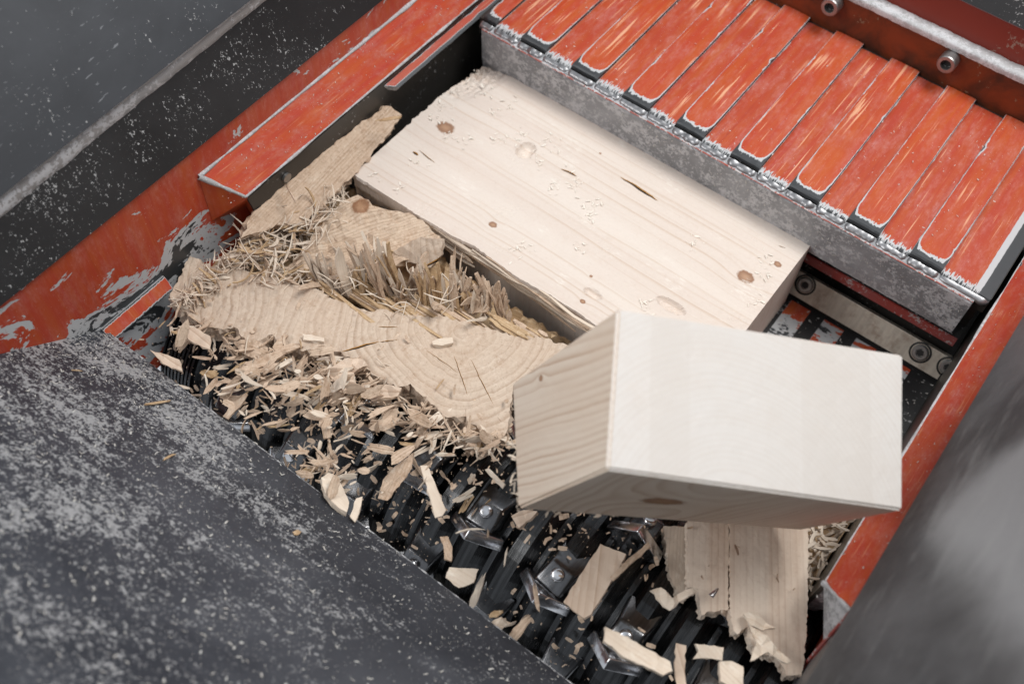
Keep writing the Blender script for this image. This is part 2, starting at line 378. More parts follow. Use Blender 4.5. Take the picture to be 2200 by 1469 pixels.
def lathe(c, d, prof, seg=24):
    """prof: list of (radius, height)"""
    c = Vector(c); d = Vector(d).normalized(); a = d.orthogonal().normalized(); b = d.cross(a); vs_ = []
    for r, t in prof:
        for i in range(seg):
            q = 2 * math.pi * i / seg; vs_.append(c + d * t + (a * math.cos(q) + b * math.sin(q)) * r)
    fs = []
    for k in range(len(prof) - 1):
        for i in range(seg):
            j = (i + 1) % seg; fs.append((k * seg + i, k * seg + j, (k + 1) * seg + j, (k + 1) * seg + i))
    fs += [tuple(range(seg))[::-1], tuple(range((len(prof) - 1) * seg, len(prof) * seg))]
    return vs_, fs
def pix_slab(name, pix, o, n, thick, mat, grain=(1, 0, 0), endup=False, jag=.002, dens=.004, zamp=.0015, parent=None, rings=3, tco=(0, 0, 0), sidejag=None, seed=1, **k):
    """a broken slab: pixel outline -> plane (o,n); subdivided jagged rim, real thickness"""
    n = Vector(n).normalized(); o = Vector(o)
    g = Vector(grain); g = (g - n * g.dot(n)).normalized() if not endup else Vector((1, 0, 0))
    if endup: g = (g - n * g.dot(n)).normalized()
    b = n.cross(g)
    rng = random.Random(seed)
    P2 = []
    W_ = [Vector(hit(px, py, o, n)) for px, py in pix]
    c = sum(W_, Vector()) / len(W_)
    for p in W_: P2.append(Vector(((p - c).dot(g), (p - c).dot(b))))
    ring = []
    for a, d in zip(P2, P2[1:] + P2[:1]):
        m = max(1, int((d - a).length / dens)); nn = Vector((-(d - a).y, (d - a).x)).normalized()
        for i in range(m):
            q = a.lerp(d, i / m); q = q + nn * jag * (nz(q.x * 260, q.y * 260, seed) + .6 * rng.uniform(-1, 1)) * (1 if i else .3)
            ring.append(q)
    R = len(ring); pts = list(ring)
    lo = Vector((min(p.x for p in ring), min(p.y for p in ring))); hi = Vector((max(p.x for p in ring), max(p.y for p in ring)))
    st = dens * 1.6
    y = lo.y
    while y < hi.y:
        x = lo.x
        while x < hi.x:
            pts.append(Vector((x + rng.uniform(-.3, .3) * st, y + rng.uniform(-.3, .3) * st))); x += st
        y += st
    vo, eo, fo, ov, _, _ = delaunay_2d_cdt(pts, [(i, (i + 1) % R) for i in range(R)], [], 1, 1e-6)
    orig = {}
    for i, l in enumerate(ov):
        for q in l:
            if q < R: orig[q] = i
    allv = [c + g * p.x + b * p.y + n * (zamp * nz(p.x * 90, p.y * 90, seed) + zamp * .5 * nz(p.x * 400, p.y * 400, seed)) for p in vo]
    tc_ = []
    def T(p, h):
        q = (p.x, p.y, h)
        return (q[2] + tco[0], q[0] + tco[1], q[1] + tco[2]) if endup else (q[0] + tco[0], q[1] + tco[1], q[2] + tco[2])
    for p in vo: tc_.append(T(p, 0.))
    fs = []
    for f in fo:
        a_, b_, c_ = [vo[i] for i in f[:3]]
        fs.append(tuple(f) if (b_ - a_).cross(c_ - a_) > 0 else tuple(f)[::-1])
    sj = jag if sidejag is None else sidejag
    prev = [orig[i] for i in range(R)]
    for r in range(1, rings + 1):
        base = len(allv); t = r / rings
        for i in range(R):
            p = ring[i]; a = ring[i - 1]; d = ring[(i + 1) % R]; nn = Vector((-(d - a).y, (d - a).x)); nn = nn.normalized() if nn.length > 1e-9 else nn
            q = p + nn * sj * (nz(p.x * 300, p.y * 300, t * 7 + seed) * 1.5 + rng.uniform(-.5, .5))
            allv.append(c + g * q.x + b * q.y - n * thick * t); tc_.append(T(q, -thick * t))
        cur = [base + i for i in range(R)]
        for i in range(R):
            j = (i + 1) % R; fs.append((prev[i], cur[i], cur[j], prev[j]))
        prev = cur
    area = sum(ring[i].x * ring[(i + 1) % R].y - ring[(i + 1) % R].x * ring[i].y for i in range(R))
    if area < 0: fs = [f if len(f) == 3 else f[::-1] for f in fs]
    fs.append(tuple(prev) if area < 0 else tuple(prev[::-1]))
    return obj(name, allv, fs, mat, parent, tc=tc_, **k)

def strand(p0, d, L, w_, t_, rng, bend=.0, up=(0, 0, 1), k=6, tip=.25, tip0=.6, twist=0.):
    """one torn fibre bundle: tapered, bent, box-sectioned"""
    p = Vector(p0); d = Vector(d).normalized(); upv = Vector(up)
    if abs(d.dot(upv)) > .95: upv = Vector((1, 0, 0))
    s = d.cross(upv).normalized(); bax = Matrix.Rotation(rng.uniform(0, 6.28), 3, d) @ s
    vs_, tc_ = [], []; ph = rng.uniform(0, 50)
    for i in range(k + 1):
        t = i / k
        wd = w_ * (1 if .15 < t < .8 else (tip0 if t <= .15 else (1 - (t - .8) / .2 * (1 - tip)))) * (1 + .35 * nz(t * 4, ph))
        th = t_ * (1 + .3 * nz(t * 5, ph + 9))
        n = s.cross(d).normalized()
        for a, b in ((-.5, -.5), (.5, -.5), (.5, .5), (-.5, .5)):
            vs_.append(p + s * wd * a + n * th * b); tc_.append((t * L + ph, wd * a + ph * .013, th * b + ph * .007))
        p = p + d * (L / k) + bax * (L / k) * .25 * nz(t * 3, ph + 3)
        d = (Matrix.Rotation(bend / k, 3, bax) @ d).normalized()
        s = (Matrix.Rotation(twist / k, 3, d) @ s); s = (s - d * s.dot(d)).normalized()
    fs = []
    for i in range(k):
        for a in range(4):
            b = (a + 1) % 4; fs.append((i * 4 + a, i * 4 + b, i * 4 + 4 + b, i * 4 + 4 + a))
    fs += [(3, 2, 1, 0), (k * 4, k * 4 + 1, k * 4 + 2, k * 4 + 3)]
    return vs_, fs, tc_
def jn(l):
    V_, F_, T_ = [], [], []
    for v, f, t in l:
        b = len(V_); V_ += v; F_ += [tuple(i + b for i in q) for q in f]; T_ += t
    return V_, F_, T_
def splinter(L, W, T, seed, n=4, bend=.3, spread=.12):
    """a chip: bundle of strands side by side, uneven torn ends; along local X"""
    rng = random.Random(seed); l = []
    for i in range(n):
        y = (i - (n - 1) / 2) * W / n
        a = rng.uniform(-.5, -.3) * L; e = rng.uniform(.28, .5) * L
        l.append(strand((a, y, rng.uniform(-.2, .2) * T), (1, rng.uniform(-spread, spread), rng.uniform(-spread, spread) * .6), e - a, W / n * 1.25, T * rng.uniform(.6, 1.1), rng,
                        bend * rng.uniform(.6, 1.2), k=5, tip=rng.choice((.1, .3, .6)), tip0=rng.choice((.2, .5, .9)), twist=rng.uniform(-.3, .3)))
    return jn(l)

def shard(L, W, T, seed, nx=8, ny=5):
    """flat chip with ragged torn ends and a bend; along local X"""
    rng = random.Random(seed); bend = rng.uniform(-.35, .35); tw = rng.uniform(-.5, .5); ph = rng.uniform(0, 50)
    a0 = [-L * .5 * rng.uniform(.55, 1.) for _ in range(ny)]; a1 = [L * .5 * rng.uniform(.45, 1.) for _ in range(ny)]
    vs_, tc_ = [], []
    for side in (1, -1):
        for i in range(nx + 1):
            t = i / nx
            for j in range(ny):
                x = a0[j] + (a1[j] - a0[j]) * t; s = j / (ny - 1) - .5
                wd = W * (1 - .55 * abs(t - .5 + .15 * tw)) * (1 + .3 * nz(t * 3, ph))
                if i in (0, nx): wd *= .8
                y = s * wd + .12 * W * nz(t * 4, ph + 3.)
                th = T * (.5 if 0 < i < nx else .12) * (1 - .5 * abs(s) * 2 * (1 if j in (0, ny - 1) else 0)) * (1 + .6 * nz(t * 5, s * 8, ph))
                z = bend * L * (x / L) ** 2 * 1.2 + tw * x / L * y * 1.5 + side * th + .25 * T * nz(s * 9, t * 2, ph)
                vs_.append(Vector((x, y, z))); tc_.append((x + ph, y + ph * .013, z + ph * .007))
    N = (nx + 1) * ny; fs = []
    for i in range(nx):
        for j in range(ny - 1):
            a = i * ny + j; fs.append((a, a + ny, a + ny + 1, a + 1)); b_ = a + N; fs.append((b_, b_ + 1, b_ + ny + 1, b_ + ny))
    for i in range(nx):
        a = i * ny; fs.append((a, a + N, a + N + ny, a + ny)); a = i * ny + ny - 1; fs.append((a + ny, a + ny + N, a + N, a))
    for j in range(ny - 1):
        a = j; fs.append((a + 1, a + 1 + N, a + N, a)); a = nx * ny + j; fs.append((a, a + N, a + N + 1, a + 1))
    return vs_, fs, tc_
import bmesh
# ================================================================== MACHINE
Z = V(0, 0, 1)
# ---- far left hopper wall: slanted plates above the painted frame
TL = math.radians(65); dirL = V(-math.cos(TL), 0, math.sin(TL)); nL = V(math.sin(TL), 0, math.cos(TL)); oL = V(-.708, 0, .138)
hw = empty('hopper_wall', (-.708, .5, .138), 'slanted black and blue-grey steel hopper wall above the long orange rail', 'hopper wall')
a0, a1 = oL + V(0, -.35, 0), oL + V(0, 1.7, 0)
q0 = V(*hit(0, 480, oL, nL)); q1 = V(*hit(578, 0, oL, nL)); dq = (q1 - q0) / (q1.y - q0.y)
b0 = q0 + dq * (-.35 - q0.y); b1 = q0 + dq * (1.7 - q0.y)
sheet('lower_plate', a1, a0, b0 - nL * .0 + dirL * .02, b1 + dirL * .02, .008, M_LEFTLOW, hw)
# the thick upper plate stands proud of it: worn cut edge + face
t0 = V(*hit(0, 411, oL, nL)); t1 = V(*hit(527, 0, oL, nL)); dt = (t1 - t0) / (t1.y - t0.y)
prd = .016
def upedge(y, w): return (q0 + dq * (y - q0.y)) + nL * .001 + V(0, 0, 1) * 0
ev, ef, eu = [], [], []
NY = 260
rows = 7
oH = oL + nL * prd
h0 = V(*hit(0, 411, oH, nL)); h1 = V(*hit(527, 0, oH, nL)); dh = (h1 - h0) / (h1.y - h0.y)
for j in range(NY + 1):
    y = -.35 + 2.05 * j / NY
    lo = q0 + dq * (y - q0.y); hi_ = h0 + dh * (y - h0.y)
    wl = .0030 * nz(y * 30, 1.) + .0012 * nz(y * 120, 2.); wh = .0026 * nz(y * 26, 5.) + .0010 * nz(y * 150, 6.)
    lo = lo + dirL * wl + nL * .0008; hi_ = hi_ + dirL * wh
    for i in range(rows):
        t = i / (rows - 1); p = lo.lerp(hi_, t) + nL * (.005 * math.sin(t * math.pi) + .0004 * nz(y * 200, t * 6))
        if t < .01: p = p - nL * .0008
        ev.append(p)
for j in range(NY):
    for i in range(rows - 1):
        a = j * rows + i; ef.append((a, a + rows, a + rows + 1, a + 1))
obj('worn_plate_edge', ev, ef, M_EDGE, hw, smooth=True)
# bright arrises along the edge
for nm, row, wid in (('bright_arris', rows - 1, .0042), ('bright_arris', 0, .0014)):
    av, af = [], []
    for j in range(NY + 1):
        p = ev[j * rows + row] + nL * .0022; ww = wid * (1 + .5 * nz(j * .31, row)); 
        for k in range(5):
            q = k / 4 * math.pi; av.append(p + nL * (.0014 * math.sin(q)) + dirL * (ww * (math.cos(q))))
    for j in range(NY):
        for k in range(4): a = j * 5 + k; af.append((a, a + 1, a + 6, a + 5))
    obj(nm, av, af, M_EDGEB, hw, smooth=True)
TU = math.radians(52); dirU = V(-math.cos(TU), 0, math.sin(TU))
u0 = h0 + dh * (-.35 - h0.y) - dirL * .002; u1 = h0 + dh * (1.7 - h0.y) - dirL * .002
sheet('upper_plate', u1, u0, u0 + dirU * .7, u1 + dirU * .7, .012, M_LEFTUP, hw)

# ---- left side frame: painted upright panel, sloped rail, dark inner cheek
XL = -.705
def _peel(n, u, v):
    du = n.M('DIVIDE', n.M('SUBTRACT', u, .31), .17); dv = n.M('DIVIDE', n.M('SUBTRACT', v, .12), .065)
    return n.M('SUBTRACT', n.M('MULTIPLY', n.M('EXPONENT', n.M('MULTIPLY', n.M('ADD', n.M('MULTIPLY', du, du), n.M('MULTIPLY', dv, dv)), -1.)), .25), .055)
M_PANEL = paint_mat('peeling_orange_panel', base=(.46, .050, .018), dust=.30, peel=1., streaks=.0, peelpos=_peel)
M_RAIL = paint_mat('red_orange_rail_paint', W=.0505, L=1.6, ends=True, wear=.0012, sidew=.0018, spike=.001, base=(.52, .062, .030), dust=.55, streaks=.35, dustc=(.55, .25, .21))
M_RAIL_R = M_RAIL
M_ENDF = paint_mat('rail_end_paint', base=(.50, .06, .018), dust=.2, streaks=0.)
sf = empty('side_frame', (XL, .5, -.05), 'long orange side rail along the left of the shredder opening, paint worn to grey', 'side frame')
sheet('side_panel', (XL, .0, -.13), (XL, 1.6, -.13), (XL, 1.6, .139), (XL, .0, .139), .006, M_PANEL, sf)
def rail(side, parent):
    s = 1 if side == 'l' else -1
    xo, xi = (XL + .0005, -.674) if s == 1 else (.0855, .056)
    yo, yi = (.434, .465) if s == 1 else (.437, .465)
    zo, zi = .10, .06; zb = -.12
    y1 = 1.5 if s == 1 else 1.135
    A, B = V(xo, yo, zo), V(xi, yi, zi); A1, B1 = V(xo, y1, zo), V(xi, y1, zi)
    if s == 1: sheet('rail', A, B, B1, A1, .0035, M_RAIL, parent, edge_mat=M_EDGEB, W=.0505, L=1.6, nv=60)
    else: sheet('rail', B, A, A1, B1, .0035, M_RAIL, parent, edge_mat=M_EDGEB, W=.0505, L=1.6, nv=60)
    # inner cheek below the rail and the bevelled end
    D = V(xo, (.434 if s == 1 else .430), .024)
    E_ = V(xi, yi + .002, zi - .004); E1 = V(xi, y1, zi - .004)
    e2 = V(xi, yi + .035, zb); e3 = V(xi, y1, zb)
    mt = M_DARK
    if s == 1: sheet('inner_cheek', e2, e3, E1, E_, .004, mt, parent)
    else: sheet('inner_cheek', e3, e2, E_, E1, .004, mt, parent)
    vs_ = [A - Z * .004, E_, D, V(xo, yo + .05, .0), e2, V(xo, yo + .05, zo - .02)]
    fs = [(0, 1, 2), (2, 1, 3), (3, 1, 4), (0, 5, 1), (0, 2, 3, 5)] if s == 1 else [(0, 2, 1), (2, 3, 1), (3, 4, 1), (0, 1, 5), (0, 5, 3, 2)]
    uvs = [[(vs_[i].y * 1.0 + .3, vs_[i].z) for i in f] for f in fs]
    obj('rail_end', vs_, fs, M_ENDF if s == 1 else M_FACE, parent, uv=uvs)
    # bright arris along both long edges
    for (p, q, r_) in ((A, A1, .0016), (B, B1, .0013), (A, B, .0018)):
        d = (q - p); m = max(8, int(d.length / .01)); pv, pf = [], []
        side_ = d.normalized(); aa = side_.orthogonal().normalized(); bb = side_.cross(aa)
        for j in range(m + 1):
            c = p + d * j / m; rr = r_ * max(.25, 1 + 1.5 * nz(j * .23, p.x * 9, q.y) + .5 * nz(j * 1.1, 4.))
            for k in range(6): pv.append(c + (aa * math.cos(k * 1.047) + bb * math.sin(k * 1.047)) * rr)
        for j in range(m):
            for k in range(6): pf.append((j * 6 + k, j * 6 + (k + 1) % 6, j * 6 + 6 + (k + 1) % 6, j * 6 + 6 + k))
        obj('worn_arris', pv, pf, M_EDGEB, parent, smooth=True)
rail('l', sf)
M_INSTR = paint_mat('inner_strip_paint', W=.013, L=.75, wear=.002, sidew=.004, spike=.004, base=(.44, .055, .022), dust=.3, streaks=.6)
sheet('inner_strip', (-.6735, .700, .050), (-.6625, .715, .043), (-.6625, 1.45, .043), (-.6735, 1.45, .050), .010, M_INSTR, sf, edge_mat=M_FACE, nv=40, wob=.001)
# small painted seal strip at the left end of the rotor
M_SEAL = paint_mat('seal_strip_paint', W=.09, L=.0189, wear=.0022, base=(.50, .066, .030), dust=.3, streaks=.2)
sheet('seal_strip', (-.6915, .262, -.008), (-.6915, .352, -.008), (-.7015, .352, .008), (-.7015, .262, .008), .008, M_SEAL, sf, edge_mat=M_EDGEB)
v, f = cyl((-.6735, .525, .040), (1, 0, 0), .006, .003, 16)
obj('bolt', v, f, M_BOLT, sf)

# ---- right side frame and right hopper wall
sr = empty('side_frame', (.0855, .5, -.05), 'short orange side rail right of the opening, reddish dust on its near end', 'side frame')
rail('r', sr)
sheet('side_panel', (.0865, 1.6, -.13), (.0865, .40, -.13), (.0865, .436, .139), (.0865, 1.6, .139), .006, M_PANEL, sr)
hr = empty('hopper_wall', (.09, .3, .139), 'grey steel hopper wall rising out of focus at the lower right', 'hopper wall')
TR = math.radians(74); dirR = V(math.cos(TR), 0, math.sin(TR))
p0, p1 = V(.0865, -.3, .139), V(.0865, 1.6, .139)
nR = V(-math.sin(TR), 0, math.cos(TR)); wcor = [p0, p1, p1 + dirR * .75, p0 + dirR * .75, p0 - nR * .008]
worg = V((min(q.x for q in wcor) + max(q.x for q in wcor)) / 2, .65, .137)
def _painted_sheen(n, o):  # wedge mask: reflected light painted into the wall colour
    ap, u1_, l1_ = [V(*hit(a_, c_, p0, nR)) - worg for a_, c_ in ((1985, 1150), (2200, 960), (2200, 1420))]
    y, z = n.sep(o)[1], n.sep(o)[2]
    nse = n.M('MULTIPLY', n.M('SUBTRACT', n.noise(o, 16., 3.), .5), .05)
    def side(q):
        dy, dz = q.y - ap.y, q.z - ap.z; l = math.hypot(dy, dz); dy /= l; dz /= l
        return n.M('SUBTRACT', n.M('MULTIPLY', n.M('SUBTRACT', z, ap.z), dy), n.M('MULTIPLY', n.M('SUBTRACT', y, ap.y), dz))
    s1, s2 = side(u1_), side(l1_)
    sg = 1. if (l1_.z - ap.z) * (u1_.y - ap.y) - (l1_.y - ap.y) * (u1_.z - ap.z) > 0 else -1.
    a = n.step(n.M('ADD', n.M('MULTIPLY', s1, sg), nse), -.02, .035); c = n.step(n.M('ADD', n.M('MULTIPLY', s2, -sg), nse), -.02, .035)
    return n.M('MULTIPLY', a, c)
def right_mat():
    n = NB('grey_steel_painted_sheen'); o = n.obj(); m_ = _painted_sheen(n, o)
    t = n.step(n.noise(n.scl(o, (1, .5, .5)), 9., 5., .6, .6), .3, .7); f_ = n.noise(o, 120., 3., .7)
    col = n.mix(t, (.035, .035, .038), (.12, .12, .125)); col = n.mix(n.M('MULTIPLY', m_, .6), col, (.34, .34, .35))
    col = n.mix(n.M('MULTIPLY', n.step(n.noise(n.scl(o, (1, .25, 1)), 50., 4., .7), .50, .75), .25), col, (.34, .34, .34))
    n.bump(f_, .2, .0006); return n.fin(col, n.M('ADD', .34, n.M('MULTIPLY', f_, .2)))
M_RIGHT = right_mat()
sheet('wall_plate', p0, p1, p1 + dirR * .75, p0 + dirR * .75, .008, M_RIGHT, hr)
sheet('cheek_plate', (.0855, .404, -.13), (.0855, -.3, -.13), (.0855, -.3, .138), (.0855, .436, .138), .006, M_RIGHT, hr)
M_REDEDGE = dusty_mat('red_worn_edge', base=(.30, .045, .035), dust=(.5, .45, .44), cover=.4, fine=300., clump=40., rough=.5)
ev2 = [(.0835, .4050 + (.032 * (zz + .13) / .268), zz) for zz in np.linspace(-.12, .138, 40)]
pv, pf = [], []
for j, p in enumerate(ev2):
    rr = .0016 * (1 + .5 * nz(j * .6, 3.))
    for k in range(6): pv.append(V(*p) + V(math.cos(k * 1.047) * rr, math.sin(k * 1.047) * rr, 0))
for j in range(len(ev2) - 1):
    for k in range(6): pf.append((j * 6 + k, j * 6 + (k + 1) % 6, j * 6 + 6 + (k + 1) % 6, j * 6 + 6 + k))
obj('red_worn_edge', pv, pf, M_REDEDGE, hr, smooth=True)

# ---- front hopper plate (sawdust covered)
nF = V(0, .074, .094).normalized(); dF = V(0, -.094, .074).normalized(); oF = V(0, .266, .0)
hf = empty('hopper_wall', (-.3, .266, 0), 'dark steel hopper plate dusted with sawdust filling the lower left', 'hopper wall')
sheet('front_plate', oF + V(.0845, 0, 0), oF + V(-.7045, 0, 0), oF + V(-.7045, 0, 0) + dF * .75, oF + V(.0845, 0, 0) + dF * .75, .012, M_FRONT, hf)
pv, pf = [], []
m = 160
for j in range(m + 1):
    c = oF + V(-.7045 + .789 * j / m, -.001, -.0006); rr = .0014 * (1 + .7 * nz(j * .7, 8.))
    for k in range(6): pv.append(c + V(0, math.cos(k * 1.047) * rr, math.sin(k * 1.047) * rr))
for j in range(m):
    for k in range(6): pf.append((j * 6 + k, j * 6 + (k + 1) % 6, j * 6 + 6 + (k + 1) % 6, j * 6 + 6 + k))
obj('worn_arris', pv, pf, dusty_mat('front_edge', base=(.10, .105, .115), dust=(.6, .6, .6), cover=.6, fine=500., clump=60., film=.5, filmcol=(.25, .25, .26)), hf, smooth=True)

# ---- back wall
bw = empty('back_wall', (-.3, 1.135, .05), 'dark rusty orange back panel with a bright torn top edge and two socket screws', 'back wall')
v, f = box(-.704, .085, 1.135, 1.147, -.12, .114)
obj('back_panel', v, f, M_RUSTP, bw)
pv, pf = [], []
m = 240
for j in range(m + 1):
    x = -.704 + .789 * j / m; h = .0012 * nz(x * 60, 3.); hh = .0014 * nz(x * 90, 8.)
    for (yy, zz) in ((1.1335, .110 + hh), (1.1328, .1165 + hh * .5), (1.1345, .1195 + h), (1.149, .1205 + h), (1.149, .112)):
        pv.append(V(x, yy + .0008 * nz(x * 300, yy * 9), zz))
for j in range(m):
    for k in range(4): a = j * 5 + k; pf.append((a, a + 5, a + 6, a + 1))
obj('torn_top_edge', pv, pf, M_EDGEB, bw, smooth=True)
sheet('red_wall', (-.9, 1.150, .112), (.2, 1.150, .112), (.2, 1.158, .158), (-.9, 1.158, .158), .006, M_REDWALL, bw)
sheet('upper_plate', (-.9, 1.154, .162), (.2, 1.154, .162), (.2, 1.40, .60), (-.9, 1.40, .60), .006, M_LEFTLOW, bw)
def cap_screw(x, parent):
    v, f = lathe((x, 1.1345, .098), (0, -1, .12), [(.0115, 0), (.0115, .0165), (.0105, .0180), (.0066, .0180), (.0062, .0100)], 28)
    s = obj('cap_screw', v, f, M_BOLT, parent, smooth=False)
    v, f = cyl(V(x, 1.1345, .098) + V(0, -1, .12).normalized() * .0095, (0, -1, .12), .0063, .001, 6)
    obj('socket', v, f, M_BLACK, s)
for x in (-.614, -.455, -.296, -.137, .022): cap_screw(x, bw)

# ---- feed ram with its slats
fr = empty('feed_ram', (-.3, .9, -.12), 'feed ram with orange slats and a dusty grey steel nose pushing the beam', 'feed ram')
v, f = box(-.655, .0505, .8665, 1.134, .030, .0555); obj('deck', v, f, M_DARK, fr)
# nose block: front face with rounded, dusty edge
prof = [(.8640, .0548), (.8530, .0535), (.8512, .0505), (.8540, .004), (.8562, -.0130), (.866, -.018), (.905, -.018), (.905, .0295), (.8675, .0295 + .02)]
nx = 140; vs_, fs = [], []
for i in range(nx + 1):
    x = -.640 + (.036 + .640) * i / nx
    for k, (y, z) in enumerate(prof):
        j = .0007 * nz(x * 50, z * 60, 1.) + .0005 * nz(x * 220, z * 220, 2.)
        vs_.append((x, y + (j if k < 5 else 0), z + (j if k == 1 else 0)))
n = len(prof)
for i in range(nx):
    for k in range(n): fs.append((i * n + k, i * n + (k + 1) % n, (i + 1) * n + (k + 1) % n, (i + 1) * n + k)[::-1])
fs += [tuple(range(n)), tuple(range(nx * n, nx * n + n))[::-1]]
obj('nose', vs_, fs, M_FACE, fr)
av, af = [], []
for j in range(281):
    x = -.640 + .676 * j / 280; rr = .0009 * (1 + .9 * nz(x * 70, 2.))
    for k in range(6): av.append((x, .8524 + math.cos(k * 1.047) * rr + .0005 * nz(x * 90, 4.), .0535 + math.sin(k * 1.047) * rr))
for j in range(280):
    for k in range(6): af.append((j * 6 + k, j * 6 + (k + 1) % 6, j * 6 + 6 + (k + 1) % 6, j * 6 + 6 + k))
obj('nose_arris', av, af, dusty_mat('nose_arris', base=(.40, .10, .07), dust=(.75, .70, .68), cover=.55, fine=300., clump=40.), fr, smooth=True)
v, f = box(-.648, .047, .905, 1.13, -.118, .029); obj('ram_body', v, f, M_DARK, fr)
v, f = box(-.648, .047, .8825, .9045, -.060, -.048); obj('guide_shelf', v, f, M_FLOOR, fr)
v, f = box(-.648, .047, .8800, .8822, -.0615, -.0470); obj('guide_lip', v, f, M_REDEDGE, fr)
# inclined scraper strip under the nose
sA, sB = V(0, .884, -.086), V(0, .866, -.112)
n_s = (sB - sA).cross(V(1, 0, 0)).normalized(); n_s = n_s if n_s.y < 0 else -n_s
v = []
for x in (-.66, .0545):
    for p in (sA, sB, sB - n_s * .010, sA - n_s * .010): v.append(V(x, p.y, p.z))
st = obj('scraper_strip', v, [(0, 1, 2, 3)[::-1], (4, 5, 6, 7), (0, 4, 5, 1)[::-1], (1, 5, 6, 2)[::-1], (2, 6, 7, 3)[::-1], (3, 7, 4, 0)[::-1]], M_STRIP, fr)
c_s = (sA + sB) / 2
for px, py in ((1730, 612), (1977, 757), (2037, 789)):
    p = V(*hit(px, py, c_s, n_s))
    v, f = lathe(p - n_s * .001, n_s, [(.0135, 0), (.0135, .0016), (.0118, .0018), (.0108, .0008)], 28)
    obj('screw_recess', v, f, M_BLACK, st)
    hd = lathe(p, n_s, [(.0105, -.0002), (.0100, .0014), (.0085, .0026), (.0052, .0026), (.0046, .0012)], 28)
    obj('countersunk_screw', hd[0], hd[1], M_BOLT, st)
    sk = cyl(p + n_s * .0010, n_s, .0047, .0004, 6); obj('socket', sk[0], sk[1], M_BLACK, st)
# slats
M_SLAT_HI = paint_mat('raised_slat_paint', W=.0385, L=.272, ends=False, wear=.0105, base=(.46, .054, .016), dust=.30, corner=.012, streaks=.85, sidew=.0026, spike=.010, bare=.42)
M_SLAT_LO = paint_mat('flat_slat_paint', W=.0388, L=.272, ends=False, wear=.0075, base=(.43, .050, .018), dust=.38, streaks=.9, sidew=.0008, spike=.040, bare=.95)
raised = [-.666 + .0, -.5885, -.5105, -.4335, -.3575, -.2805, -.2022, -.1257, -.0477]
rr_ = random.Random(5)
def slat(x0, x1, hi, k):
    zt = .0615 if hi else .0572; zb = .0556
    yf = (.8665 if hi else .8635) + rr_.uniform(-.001, .001); yb = 1.1335 - (0 if hi else .004)
    W = x1 - x0; L = yb - yf; n1 = 6; nc = 3
    vs_, fs, fu = [], [], []
    # cross rows along y; front end bends down over the lip
    rows_ = [(yf - .0012, zt - .0045, -.004), (yf - .0004, zt - .0018, -.002), (yf + .0012, zt, 0.)] + [(yf + L * t, zt, L * t) for t in (.05, .2, .5, .8, 1.)]
    for (y, z, v_) in rows_:
        for i in range(n1 + 1):
            x = x0 + W * i / n1
            vs_.append((x, y + (.0010 * nz(x * 400, k * 3.) if v_ < .002 else 0), z - (.0006 if i in (0, n1) else 0) + .0003 * nz(x * 60, y * 20, k))); 
    R = len(rows_)
    def uvof(j, i): return (W * i / n1, max(rows_[j][2], 0.))
    for j in range(R - 1):
        for i in range(n1):
            a = j * (n1 + 1) + i; fs.append((a, a + 1, a + n1 + 2, a + n1 + 1)); fu.append([uvof(j, i), uvof(j, i + 1), uvof(j + 1, i + 1), uvof(j + 1, i)])
    b = len(vs_)
    for j in range(R):
        y = rows_[j][0]; vs_ += [(x0, y, zb), (x1, y, zb)]
    for j in range(R - 1):
        a = j * (n1 + 1); fs.append((a, a + n1 + 1, b + 2 * j + 2, b + 2 * j)); fu.append([(0, .0)] * 4)
        a += n1; fs.append((a + n1 + 1, a, b + 2 * j + 1, b + 2 * j + 3)); fu.append([(0, .0)] * 4)
    fs.append((0, b, b + 1, n1)[::1]); fu.append([(0, 0)] * 4)
    a = (R - 1) * (n1 + 1); fs.append((a + n1, b + 2 * R - 1, b + 2 * R - 2, a)); fu.append([(0, 0)] * 4)
    o = obj('slat', vs_, fs, M_SLAT_HI if hi else M_SLAT_LO, fr, uv=fu)
    # beaten steel nib under the end of the slat
    L_ = x1 - x0 - .002; nv, nf = [], []
    for i in range(15):
        x = x0 + .001 + L_ * i / 14; r = (.0062 if hi else .0052) * (1 + .30 * nz(x * 130, k)) * (.6 if i in (0, 14) else 1)
        for q in range(7):
            an = math.pi * (.55 + q / 6 * 1.0)
            nv.append((x, .8620 + math.cos(an) * r * 1.3 + .0006 * nz(x * 400, q), .0545 + math.sin(an) * r * -1. * -1 * .9 - (.0015)))
    for i in range(14):
        for q in range(6): nf.append((i * 7 + q, i * 7 + 7 + q, i * 7 + 8 + q, i * 7 + 1 + q))
    obj('lip_nib', nv, nf, M_NIB, fr, smooth=True)
for k, x in enumerate(raised):
    if k == 0: slat(-.648, x + .0385, True, 0)
    else: slat(x, x + .0385, True, k)
    nxt = raised[k + 1] if k + 1 < len(raised) else .0495
    xs = x + .0385
    slat(xs + .0003, nxt - .0003, False, k + 20) if nxt - xs < .05 else slat(xs + .0003, .0495, False, k + 20)

# ---- floor of the cutting chamber
def struct(name, v, f, mat, **k): return obj(name, v, f, mat, kind='structure', **k)
v, f = box(-.704, .085, .552, 1.13, -.135, -.121); flo = struct('chamber_floor', v, f, M_FLOOR)
M_RIB = paint_mat('floor_rib_paint', W=.03, L=.33, wear=.0040, spike=.01, base=(.50, .070, .028), dust=.3, peel=1., streaks=.9, peelpos=lambda n, u, v: .06)
for k, x in enumerate((-.26, -.20, -.145, -.0975, -.052, -.005)):
    sheet('floor_rib', (x, .556, -.1195), (x + .028, .556, -.1195), (x + .028, .864, -.1195), (x, .864, -.1195), .0012, M_RIB, flo)
v, f = box(-.9, .3, -.6, 1.3, -.48, -.46); struct('pit_floor', v, f, M_DARK)

